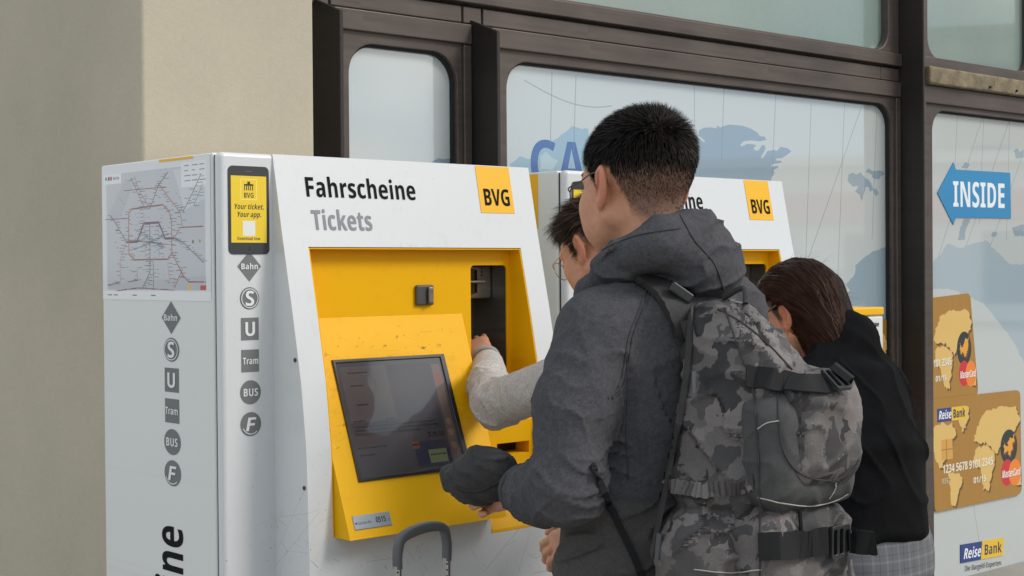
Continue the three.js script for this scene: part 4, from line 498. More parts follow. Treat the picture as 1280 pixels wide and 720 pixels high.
// ---------------------------------------------------------------- the man with the backpack
const manBase = [0.11, 0, 1.22];
const man = person('short-haired person in a charcoal hoodie wearing a camouflage backpack and holding a dark cap', manBase);
const HM = V(0.095, 1.602, 1.213), MM = headM(HM, -0.13, 0.10, 0, 1.075);
const sL = [-0.036, 1.356, 1.248], eL = [-0.140, 1.112, 1.276], wL = [-0.094, 1.084, 1.100], sR = [0.296, 1.375, 1.245], eR = [0.345, 1.105, 1.215], wR = [0.178, 0.980, 1.035];
{ // skin: head, hands and the body under the clothes in one mesh
  const hf = headField({ neck: 0.052 }), hg = sdfGeo(hf, [-0.105, -0.215, -0.125], [0.105, 0.13, 0.135], 0.0028, skinColor(0.72, [0.095, 0.062, 0.047]));
  const hairPts = sampleSurface(hg, 60000, (x, y, z) => { const m = hairMask(x, y, z); return m * (0.22 + 0.78 * ss(-0.05, 0.06, y)) * (Math.abs(x) > 0.0745 && y < 0.035 && y > -0.04 && z > -0.035 && z < 0.03 ? 0 : 1); }, 201);
  const r = rng(202), list = hairPts.map(({ p, n }) => { const t = ss(-0.03, 0.085, p.y + 0.15 * Math.max(0, p.z)), top = ss(0.05, 0.11, p.y), l = lerp(0.004, 0.020, t * t) * (0.7 + 0.6 * r()); const fl = V(p.x * 2.5, -0.25 - 1.0 * (1 - top), 0.8 * top + (p.z < -0.05 ? -0.1 : 0.25)); fl.addScaledVector(n, -fl.dot(n)); const q = 0.5 * n3(p.x * 70, p.y * 70, p.z * 70), d = n.clone().multiplyScalar(0.36 + 0.02 * top).addScaledVector(fl, 0.8).add(V((r() - 0.5) * 0.28 + 0.3 * q, (r() - 0.5) * 0.24, (r() - 0.5) * 0.28 + 0.2 * q)).normalize(); const k = 0.45 + r() * r() * 1.6, br = 1 + 1.8 * (1 - t) * r(); return { p: p.clone().addScaledVector(n, -0.001), d, n, l, w: 0.0008 * (0.7 + 0.6 * r()), bend: fl.clone().multiplyScalar(0.25), c: [0.031 * k * br, 0.0225 * k * br, 0.018 * k * br] }; });
  const hair = blades(list.map(h => ({ ...h })), 203).applyMatrix4(MM);
  hg.applyMatrix4(MM);
  const skel = blend([cap([0.108, 1.43, 1.235], [0.11, 1.2, 1.22], 0.045, 0.06), oval([0.11, 1.30, 1.235], [0.11, 0.95, 1.21], [0.11, 0.06], [0.11, 0.06]), cap(sL, eL, 0.04, 0.034), cap(eL, wL, 0.032, 0.024), cap(sR, eR, 0.04, 0.034), cap(eR, wR, 0.032, 0.024), cap([0.02, 0.92, 1.21], [0.01, 0.5, 1.20], 0.07, 0.05), cap([0.01, 0.5, 1.20], [0.0, 0.09, 1.24], 0.045, 0.032), cap([0.2, 0.92, 1.21], [0.21, 0.5, 1.20], 0.07, 0.05), cap([0.21, 0.5, 1.20], [0.22, 0.09, 1.24], 0.045, 0.032)], 0.03), sg = bodySkin(sdfGeo(skel, [-0.2, 0.03, 0.98], [0.44, 1.46, 1.40], 0.014));
  const handM = (w, e, tilt) => { const d = V(...w).sub(V(...e)).normalize(), up = V(0, 1, 0).addScaledVector(d, -d.y).normalize().applyAxisAngle(d, tilt), x = up.clone().cross(d); return new THREE.Matrix4().makeBasis(x, up, d).setPosition(...w); };
  const mL = handM(wL, eL, 1.25), h1 = handBones(mL, [1.2, 1.2, 1.2, 1.2], 1, 0), mR = handM(wR, eR, -0.9), h2 = handBones(mR, [0.7], -1), gl = q => { const c = V(0, 0, 0.08).applyMatrix4(q); return [arr(c).map(v => v - 0.12), arr(c).map(v => v + 0.12)]; };
  const g1 = bodySkin(sdfGeo(h1, ...gl(mL), 0.003)), g2 = bodySkin(sdfGeo(h2, ...gl(mR), 0.004));
  addTo(man, 'body', boxUV(join([hg, sg, g1, g2])), skinMat); addTo(man, 'hair', hair, hairMat);
  const add = (n, g, m) => addTo(man, n, g, m); face(man, MM, add); const gs = glasses(MM, 0.0235, metalDark); const fr = addTo(man, 'eyeglasses', gs.rims, metalDark); for (const l of gs.lens) { l.translate(-man.position.x, -man.position.y, -man.position.z); mk('lens', l, lensMat, fr); }
  for (const s of [-1, 1]) addTo(man, 'eyebrow', tube([[s * 0.016, 0.030, 0.091], [s * 0.033, 0.036, 0.088], [s * 0.048, 0.030, 0.078]], 0.003, 10, 6).applyMatrix4(MM), std({ color: lin(0.02, 0.014, 0.011), roughness: 0.8 }));
}
// hoodie
const fold = (x, y, z) => 1 - Math.abs(n3(x, y, z)) * 2;
const armT = (p, q) => { const d = [q[0] - p[0], q[1] - p[1], q[2] - p[2]], l2 = d[0] ** 2 + d[1] ** 2 + d[2] ** 2; return (x, y, z) => ((x - p[0]) * d[0] + (y - p[1]) * d[1] + (z - p[2]) * d[2]) / l2; };
const hoodBase = blend([oval([0.110, 1.385, 1.248], [0.110, 1.20, 1.240], [0.160, 0.124], [0.158, 0.128], [1, 0, 0], 0.06), oval([0.110, 1.20, 1.240], [0.108, 1.00, 1.225], [0.158, 0.128], [0.165, 0.126], [1, 0, 0], 0.05), cap([0.108, 1.43, 1.235], sL, 0.050, 0.066), cap([0.108, 1.43, 1.235], sR, 0.050, 0.066), cap(sL, [-0.098, 1.235, 1.256], 0.068, 0.066), cap([-0.098, 1.235, 1.256], eL, 0.064, 0.056), cap(eL, [-0.112, 1.092, 1.185], 0.057, 0.050), cap([-0.112, 1.092, 1.185], [wL[0] - 0.001, wL[1], wL[2] + 0.022], 0.050, 0.038), cap(sR, eR, 0.072, 0.062), cap(eR, [wR[0] + 0.008, wR[1] + 0.006, wR[2] + 0.03], 0.062, 0.042)], 0.020);
const hoodieF = (x, y, z) => {
  let d = hoodBase(x, y, z); if (d > 0.03 || d < -0.03) return d;
  const el = Math.exp(-((x + 0.12) ** 2 + (y - 1.115) ** 2 + (z - 1.25) ** 2) / 0.011), pit = Math.exp(-((x + 0.03) ** 2 + (y - 1.25) ** 2 + (z - 1.26) ** 2) / 0.012), fa = Math.exp(-((x + 0.10) ** 2 + (y - 1.09) ** 2 + (z - 1.15) ** 2) / 0.006);
  d -= 0.0045 * fbm3(x * 6, y * 4, z * 6, 2) + 0.013 * el * Math.max(0, fold(x * 7 + y * 9, y * 16 + z * 12 - x * 4, z * 6)) ** 2 + 0.012 * pit * Math.max(0, fold(x * 16 + y * 4, y * 5, z * 9)) ** 2 + 0.010 * fa * Math.max(0, fold(x * 5, y * 8 + 3, z * 34 + y * 10)) ** 2 + 0.004 * Math.max(0, fold(x * 4 + 9, y * 7 - z * 5, z * 4)) ** 3 + 0.0008 * n3(x * 60, y * 60, z * 60);
  return d;
};
{
  const g = sdfGeo(hoodieF, [-0.25, 0.97, 0.96], [0.47, 1.52, 1.46], 0.0052); const hd = addTo(man, 'hoodie', boxUV(g), hoodieMat);
  const sub = (n, gg, m) => { gg.translate(-man.position.x, -man.position.y, -man.position.z); return mk(n, gg, m, hd); };
  // raglan seam and side seam, double piping
  const seamMat = std({ color: lin(0.05, 0.05, 0.055), roughness: 0.9 });
  for (const off of [0, 5]) { const p = onBody([[812 + off, 352], [800 + off, 385], [786 + off, 420], [780 + off, 455], [772 + off, 486], [760 + off, 498]], hoodieF, 0.0006, 30); if (p.length > 3) sub('seam', tube(p, 0.0016, 50, 6), seamMat); }
  { const p = onBody([[783, 440], [784, 480], [783, 540], [786, 600]], hoodieF, 0.0003, 30); if (p.length > 3) sub('seam', tube(p, 0.0014, 40, 6), seamMat); }
  // cuff
  const cd = V(...wL).sub(V(...eL)).normalize(), cp = V(...wL).addScaledVector(cd, -0.034), pts = []; const ux = V(0, 1, 0).addScaledVector(cd, -cd.y).normalize(), vx = cd.clone().cross(ux); for (let i = 0; i < 20; i++) { const a = i / 20 * 2 * Math.PI; pts.push(cp.clone().addScaledVector(ux, 0.0385 * Math.cos(a)).addScaledVector(vx, 0.0385 * Math.sin(a)).addScaledVector(cd, 0.004 * Math.sin(a * 3))); } sub('cuff', tube(pts, 0.0075, 60, 8, true), hoodieMat);
}
// jacket hem below the hoodie's waist seam
const hemBase = blend([oval([0.109, 1.075, 1.232], [0.108, 0.90, 1.222], [0.176, 0.130], [0.182, 0.136], [1, 0, 0], 0.035)], 0.03);
const hemF = (x, y, z) => { let d = hemBase(x, y, z); if (Math.abs(d) > 0.03) return d; return d - 0.006 * fbm3(x * 6, y * 6, z * 6, 3) - 0.010 * Math.max(0, fold(x * 4 + y * 7, y * 15 - x * 5 - z * 4, z * 4)) ** 2; };
addTo(man, 'jacket_hem', boxUV(sdfGeo(hemF, [-0.11, 0.84, 1.05], [0.33, 1.16, 1.42], 0.006)), hemMat);
{ // trousers and shoes
  const tf = blend([oval([0.11, 0.95, 1.215], [0.11, 0.84, 1.21], [0.155, 0.112], [0.155, 0.11], [1, 0, 0], 0.04), cap([0.03, 0.86, 1.21], [0.01, 0.48, 1.20], 0.088, 0.068), cap([0.01, 0.48, 1.20], [0.0, 0.10, 1.235], 0.066, 0.056), cap([0.19, 0.86, 1.21], [0.21, 0.48, 1.20], 0.088, 0.068), cap([0.21, 0.48, 1.20], [0.22, 0.10, 1.235], 0.066, 0.056)], 0.04);
  addTo(man, 'trousers', boxUV(sdfGeo((x, y, z) => tf(x, y, z) - 0.004 * Math.max(0, fold(x * 6, y * 14, z * 6)) ** 2, [-0.1, 0.03, 1.06], [0.32, 1.02, 1.36], 0.009)), denim);
  for (const x of [0.0, 0.22]) addTo(man, 'shoe', boxUV(sdfGeo((a, b, c) => smax(blend([cap([x, 0.05, 1.27], [x - 0.005, 0.038, 1.10], 0.044, 0.040), cap([x, 0.08, 1.245], [x, 0.05, 1.25], 0.045, 0.045)], 0.03)(a, b, c), 0.002 - b, 0.008), [x - 0.08, -0.02, 1.02], [x + 0.08, 0.15, 1.36], 0.006)), shoeMat);
}
// hood lying round the neck
const NK = [0.098, 1.478, 1.236];
const ringPts = [[-0.090, -0.058, -0.055], [-0.100, -0.022, 0.000], [-0.088, 0.008, 0.055], [-0.052, 0.040, 0.094], [0.002, 0.056, 0.104], [0.056, 0.034, 0.086], [0.092, 0.0, 0.02], [0.078, -0.03, -0.045], [0.02, -0.06, -0.095], [-0.04, -0.066, -0.095]].map(p => p.map((v, i) => v + NK[i]));
const hoodRing = blend(ringPts.map((p, i) => cap(p, ringPts[(i + 1) % ringPts.length], [0.022, 0.024, 0.026, 0.026, 0.024, 0.027, 0.028, 0.026, 0.022, 0.022][i])), 0.02);
const hoodSack = blend([ell([NK[0] - 0.010, NK[1] + 0.016, NK[2] + 0.094], [0.100, 0.046, 0.056]), ell([NK[0] - 0.062, NK[1] + 0.010, NK[2] + 0.050], [0.050, 0.028, 0.056]), ell([NK[0] + 0.044, NK[1] - 0.010, NK[2] + 0.082], [0.056, 0.052, 0.058]), ell([NK[0] + 0.018, NK[1] - 0.024, NK[2] + 0.118], [0.070, 0.032, 0.036])], 0.03);
const hoodF = (x, y, z) => { let d = smin(hoodRing(x, y, z), hoodSack(x, y, z), 0.022); if (Math.abs(d) > 0.03) return d; return d - 0.005 * fbm3(x * 7, y * 7, z * 7, 2) - 0.009 * Math.max(0, fold(x * 5 + z * 4 + 4, y * 13 - x * 5, z * 5 - x * 3)) ** 2 - 0.0008 * n3(x * 60, y * 60, z * 60); };
{ const hg = addTo(man, 'hood', boxUV(sdfGeo(hoodF, [-0.06, 1.34, 1.09], [0.29, 1.56, 1.46], 0.0048)), hoodieMat);
  for (const q of [[[850, 268], [868, 300], [893, 330], [905, 362]], [[722, 345], [745, 318], [790, 296], [850, 285]]]) { const p = onBody(q, hoodF, 0.0004, 30); if (p.length > 4) { const t = tube(p, 0.0015, 50, 6); t.translate(-man.position.x, -man.position.y, -man.position.z); mk('seam', t, std({ color: lin(0.05, 0.05, 0.055), roughness: 0.9 }), hg); } } }
// ---------------------------------------------------------------- the cap in the hand
{
  const c = dep(596, 600, 2.62), t = thing('cap', 'dark grey folded cap held in the hand of the hooded person', 'cap', arr(c)), capMat = std({ map: heather([0.195, 0.185, 0.180], 131, 0.3), bumpMap: weave, bumpScale: 0.0006, roughness: 0.9 });
  const P = (px, py, Z = 2.66) => arr(dep(px, py, Z)), f0 = blend([cap(P(570, 596, 2.70), P(600, 592, 2.63), 0.026, 0.036), cap(P(600, 594, 2.63), P(630, 588, 2.565), 0.034, 0.022), cap(P(588, 606, 2.67), P(614, 607, 2.60), 0.028, 0.026), cap(P(585, 588, 2.66), P(630, 578, 2.60), 0.018, 0.014)], 0.03);
  const f = (x, y, z) => { const d = f0(x, y, z); return Math.abs(d) > 0.03 ? d : d - 0.005 * fbm3(x * 12, y * 12, z * 12, 3) - 0.006 * Math.max(0, fold(x * 9 + 2, y * 22 + z * 6, z * 7)) ** 2; };
  addTo(t, 'crown', boxUV(sdfGeo(f, arr(c).map(v => v - 0.18), arr(c).map(v => v + 0.18), 0.004)), capMat);
  const br = onBody([[562, 603], [578, 612], [600, 613], [620, 604], [634, 593]], f, 0.001, 24); if (br.length > 4) addTo(t, 'brim_edge', tube(br, 0.0022, 40, 6), capMat);
}
// ---------------------------------------------------------------- backpack
const camoTex = (() => {
  const N = 1024, a = tileFbm(N, 8, 3, 301), b = tileFbm(N, 9, 3, 311), c = tileFbm(N, 10, 3, 321), d = tileFbm(N, 11, 3, 331), g = tileNoise(N, 256, 341), wx = tileFbm(N, 24, 3, 351), wy = tileFbm(N, 24, 3, 361);
  return dataTex(N, (i, j, k) => { const x = (i + Math.round((wx[k] - 0.5) * 90) + N) % N, y = (j + Math.round((wy[k] - 0.5) * 34) + N) % N, q = y * N + x; let v = [0.445, 0.418, 0.400]; if (a[q] > 0.54) v = [0.345, 0.325, 0.317]; if (b[q] > 0.565) v = [0.530, 0.498, 0.475]; if (c[q] > 0.60) v = [0.270, 0.255, 0.252]; if (d[q] > 0.645) v = [0.200, 0.190, 0.190]; const m = 0.97 + 0.10 * (g[k] - 0.5); return [v[0] * m * 0.875, v[1] * m * 0.875, v[2] * m * 0.885]; }, true, 1.8);
})();
const ripstop = dataTex(256, (i, j, k) => 0.5 + ((i % 32 < 3) || (j % 32 < 3) ? 0.3 : 0) + 0.2 * (grainN[(j * 2 % 512) * 512 + i * 2 % 512] - 0.5), false, 10);
const camoMat = phy({ map: camoTex, bumpMap: ripstop, bumpScale: 0.0004, roughness: 0.68, sheen: 0.2, sheenRoughness: 0.5 }), plainMat = std({ map: heather([0.27, 0.268, 0.265], 361, 0.15), bumpMap: ripstop, bumpScale: 0.0003, roughness: 0.75 }), webMat = phy({ specularIntensity: 0.4, color: lin(0.018, 0.0175, 0.0175), bumpMap: dataTex(128, (i, j) => 0.5 + 0.4 * Math.sin(j * Math.PI / 4) * (i % 16 < 8 ? 1 : -1), false, 30), bumpScale: 0.0006, roughness: 0.7 }), buckleMat = phy({ color: lin(0.022, 0.022, 0.023), roughness: 0.38 }), stitchMat = std({ color: lin(0.40, 0.385, 0.35), roughness: 0.8 }), trimMat = std({ color: lin(0.055, 0.050, 0.048), roughness: 0.85, bumpMap: weave, bumpScale: 0.0006 });
const pack = thing('backpack', 'grey camouflage backpack with black straps on the back of the hooded person', 'backpack', [0.118, 0.80, 1.44]);
const pX = 0.116, wAt = y => lerp(1.06, 0.66, ss(1.02, 1.42, y));
const slopeP = (x, y, z) => (y - 1.412) * 0.70 + (z - 1.445) * 0.62 + (x - 0.06) * 0.36, mainB = rbox([0, 1.10, 1.445], [0.138, 0.312, 0.080], 0.055), topB = ell([0, 1.33, 1.440], [0.125, 0.075, 0.080]), sideP = ell([-0.128, 0.955, 1.440], [0.046, 0.150, 0.070]), sideP2 = ell([0.128, 0.955, 1.440], [0.046, 0.150, 0.070]);
const crumple = (x, y, z, a) => a * (0.7 * fbm3(x * 9, y * 7, z * 9, 3) + 0.9 * Math.max(0, fold(x * 8 + y * 5, y * 11 - x * 4, z * 8)) ** 2);
const mainF = (x, y, z) => { const X = (x - pX) / wAt(y); let d = smax(smin(mainB(X, y, z), topB(X, y, z), 0.04), slopeP(x, y, z), 0.04); d = smin(d, smin(sideP(X, y, z), sideP2(X, y, z), 0.01), 0.014); if (Math.abs(d) > 0.03) return d * 0.9; const gather = Math.exp(-((y - 1.075) ** 2) / 0.0004) * (z < 1.50 ? 1 : 0) * 0.0; return 0.85 * (d - crumple(x, y, z, 0.010) + 0.009 * Math.exp(-((y - 1.082) ** 2) / 0.00012) * (z < 1.505 ? 1 : 0) - gather); };
const upB = rbox([0, 1.31, 1.512], [0.100, 0.105, 0.046], 0.042), upF = (x, y, z) => { const X = (x - pX - 0.006) / lerp(1.05, 0.62, ss(1.2, 1.42, y)); const zz = z - 0.05 * ss(1.42, 1.18, y) + 0.03; const d = smax(upB(X, y, zz), slopeP(x, y, z) - 0.010, 0.03); return Math.abs(d) > 0.03 ? d * 0.8 : 0.8 * (d - crumple(x + 3, y, z, 0.009) + 0.006 * Math.exp(-((y - 1.325 + 0.25 * (x - pX)) ** 2) / 0.00006)); };
const lowB = rbox([0, 1.175, 1.530], [0.112, 0.095, 0.055], 0.045), lowF = (x, y, z) => { const X = x - pX - 0.004, d = lowB(X, y, z); return Math.abs(d) > 0.03 ? d * 0.9 : 0.9 * (d - crumple(x + 7, y, z, 0.004)); };
const frB = rbox([0.014, 1.205, 1.552], [0.082, 0.088, 0.050], 0.040), frF = (x, y, z) => { const X = x - pX, d = frB(X, y, z); return Math.abs(d) > 0.03 ? d * 0.9 : 0.9 * (d - crumple(x + 11, y, z, 0.008)); };
const botB = rbox([0, 0.945, 1.500], [0.126, 0.145, 0.072], 0.05), botF = (x, y, z) => { const d = botB(x - pX, y, z); return Math.abs(d) > 0.03 ? d : d - crumple(x + 17, y, z, 0.009); };
const allF = (x, y, z) => Math.min(mainF(x, y, z), upF(x, y, z), lowF(x, y, z), frF(x, y, z), botF(x, y, z));
const PB = [[-0.09, 0.76, 1.34], [0.32, 1.47, 1.64]];
addTo(pack, 'main_compartment', boxUV(sdfGeo(mainF, ...PB, 0.0056)), camoMat); addTo(pack, 'upper_pocket', boxUV(sdfGeo(upF, ...PB, 0.0056)), camoMat); addTo(pack, 'lower_panel', boxUV(sdfGeo(lowF, ...PB, 0.0056)), plainMat); addTo(pack, 'front_pocket', boxUV(sdfGeo(frF, ...PB, 0.0056)), camoMat); addTo(pack, 'bottom_compartment', boxUV(sdfGeo(botF, ...PB, 0.0056)), camoMat);
const pk = (n, g, m) => addTo(pack, n, g, m), line = (pts, r, m, name, lift = 0.0005, n = 40) => { const p = onBody(pts, allF, lift, n); if (p.length > 3) pk(name, tube(p, r, p.length * 2, 6), m); return p; };
// compression straps and buckles
pk('strap', strapOn([[932, 471], [960, 474], [1000, 480], [1030, 481], [1046, 478]], allF, 0.036, 0.003, 0.002), webMat);
pk('strap', strapOn([[948, 683], [990, 682], [1030, 676], [1062, 672]], allF, 0.042, 0.003, 0.002), webMat);
const buckle = (px, py, w, h, off = 0.012) => { const p = hit(px, py, allF) || hit(px - 8, py, allF); if (!p) return; const n = grad(allF, p), up = V(0, 1, 0).addScaledVector(n, -n.y).normalize(), x = up.clone().cross(n), s = new THREE.Shape(roundRect(-w / 2, w / 2, -h / 2, h / 2, 0.004, 3).map(q => new THREE.Vector2(...q))); for (const sx of [-1, 1]) s.holes.push(new THREE.Path(roundRect(sx * w * 0.23 - w * 0.14, sx * w * 0.23 + w * 0.14, -h * 0.38, h * 0.38, 0.002, 2).reverse().map(q => new THREE.Vector2(...q)))); const g = new THREE.ExtrudeGeometry(s, { depth: 0.005, bevelEnabled: true, bevelSize: 0.0008, bevelThickness: 0.0008, bevelOffset: -0.0008, bevelSegments: 1 }); g.applyMatrix4(new THREE.Matrix4().makeBasis(x, up, n).setPosition(p.addScaledVector(n, off))); pk('buckle', g, buckleMat); };
buckle(1042, 479, 0.034, 0.046, 0.006); buckle(1040, 676, 0.036, 0.052, 0.007);
{ // loose strap ends: one hanging at the upper buckle, one curled at the lower
  const a = hit(1043, 478, allF), n = grad(allF, a), e = a.clone().addScaledVector(n, 0.010), dn = V(0.55, -0.06, -0.2); const path = [0, 0.012, 0.024, 0.034, 0.040].map((t, i) => e.clone().addScaledVector(n, 0.004 + 0.012 * Math.sin(i * 0.9)).addScaledVector(dn, t)); pk('strap_end', band(path, path.map(() => n.clone().addScaledVector(dn, 0.4)), 0.036, 0.0025), webMat);
  const b = hit(1046, 675, allF), m = grad(allF, b), q = [], nn = []; for (let i = 0; i <= 16; i++) { const t = i / 16, an = t * 5.4; q.push(b.clone().addScaledVector(m, 0.020 + 0.018 * Math.sin(an)).addScaledVector(V(0.74, -0.12, 0.1), 0.026 + 0.020 * (1 - Math.cos(an)) * (1 - 0.25 * t))); nn.push(m.clone().multiplyScalar(Math.cos(an)).addScaledVector(V(0.74, 0, 0.1), -Math.sin(an)).negate()); } pk('strap_end', band(q, nn, 0.038, 0.0025), webMat);
}
// shoulder strap over the left shoulder, its adjuster and binding
const wearF = (x, y, z) => Math.min(hoodieF(x, y, z), allF(x, y, z));
{
  const up = onBody([[726, 350], [750, 343], [775, 344], [805, 353], [833, 375], [850, 400], [858, 420]], wearF, 0.004, 44), nm = up.map(p => grad(hoodieF, p, 0.01)); pk('shoulder_strap', band(up, nm, t => 0.030 + 0.016 * t, 0.013), std({ map: heather([0.19, 0.182, 0.18], 371, 0.2), bumpMap: ripstop, bumpScale: 0.0004, roughness: 0.7 })); pk('strap_binding', tube(up.map((p, i) => p.clone().addScaledVector(nm[i], 0.009).add(V(0, -0.014, 0.004))), 0.003, 60, 6), trimMat);
  const ad = up[Math.floor(up.length * 0.62)].clone().add(V(0.006, 0.022, 0.012)); if (ad) { const g = new RoundedBoxGeometry(0.044, 0.018, 0.012, 2, 0.004); g.rotateZ(-0.6); g.rotateY(-0.5); g.translate(ad.x, ad.y, ad.z); pk('adjuster', g, buckleMat); }
  pk('edge_binding', strapOn([[866, 372], [864, 420], [860, 470], [848, 540], [834, 610], [818, 690], [812, 730]], allF, 0.014, 0.004, 0.001), trimMat);
  const cl = hit(866, 478, allF); if (cl) { const g = new THREE.CylinderGeometry(0.0055, 0.0055, 0.036, 12); g.translate(cl.x, cl.y, cl.z + 0.004); pk('cord_lock', g, std({ color: lin(0.16, 0.16, 0.165), roughness: 0.4, metalness: 0.2 })); }
  const c2 = hit(822, 682, allF); if (c2) { const g = new THREE.CylinderGeometry(0.0055, 0.0055, 0.04, 12); g.rotateZ(-0.12); g.translate(c2.x - 0.002, c2.y, c2.z + 0.004); pk('cord_lock', g, std({ color: lin(0.07, 0.07, 0.075), roughness: 0.4 })); }
  // thin side strap running down from the shoulder strap to the pack's foot
  const side = onBody([[738, 580], [752, 612], [770, 648], [790, 690], [802, 722]], (x, y, z) => Math.min(hoodieF(x, y, z), hemF(x, y, z)), 0.003, 30); if (side.length > 3) pk('side_strap', band(side, side.map(p => grad(hemF, p, 0.01)), 0.011, 0.003), webMat);
  for (let i = 0; i < 13; i++) { const t = i / 12, q = hit(lerp(846, 815, t) + 2 * (i % 2), lerp(520, 668, t), wearF); if (q) { const g = new RoundedBoxGeometry(0.007, 0.011, 0.005, 1, 0.0015); g.rotateZ(-0.25); g.translate(q.x, q.y, q.z + 0.003); pk('lace_loop', g, webMat); } }
}
// seams, piping and pale stitching
line([[972, 482], [974, 530], [978, 560], [992, 585], [1012, 597], [1040, 600], [1062, 592], [1074, 575]], 0.0016, trimMat, 'seam'); line([[906, 385], [925, 440], [940, 480], [946, 540], [950, 640], [950, 720]], 0.0018, trimMat, 'seam'); line([[898, 386], [930, 405], [962, 432], [990, 462]], 0.0014, trimMat, 'seam'); line([[872, 372], [905, 366], [935, 372]], 0.003, trimMat, 'seam');
for (const pts of [[[948, 622], [980, 629], [1015, 632], [1045, 625], [1060, 617]], [[947, 536], [958, 529], [974, 526]], [[1046, 603], [1042, 614], [1036, 623]], [[868, 712], [910, 716], [952, 712]]]) line(pts, 0.0011, stitchMat, 'stitching', 0.0010, 24);
{ // ruched elastic hem of the side pocket
  const p = onBody([[836, 606], [868, 613], [908, 610], [943, 603]], allF, 0.001, 90), nm = p.map(q => grad(allF, q, 0.008)); pk('elastic_hem', band(p.map((q, i) => q.clone().addScaledVector(nm[i], 0.0015 + 0.0022 * Math.sin(i * 1.25 + 0.8 * Math.sin(i * 0.37)))), nm, t => 0.024 + 0.002 * Math.sin(t * 70), 0.003), camoMat);
}
// carrying loop and zip pulls
{ const a = hit(905, 372, allF), b = hit(932, 380, allF); if (a && b) pk('carry_loop', tube([a, a.clone().lerp(b, 0.5).add(V(0, 0.02, 0.02)), b], 0.005, 16, 8), trimMat); const z = hit(997, 655, allF); if (z) { const g = new RoundedBoxGeometry(0.007, 0.045, 0.004, 2, 0.0018); g.rotateZ(0.1); g.translate(z.x, z.y, z.z + 0.006); pk('zip_pull', g, webMat); } }
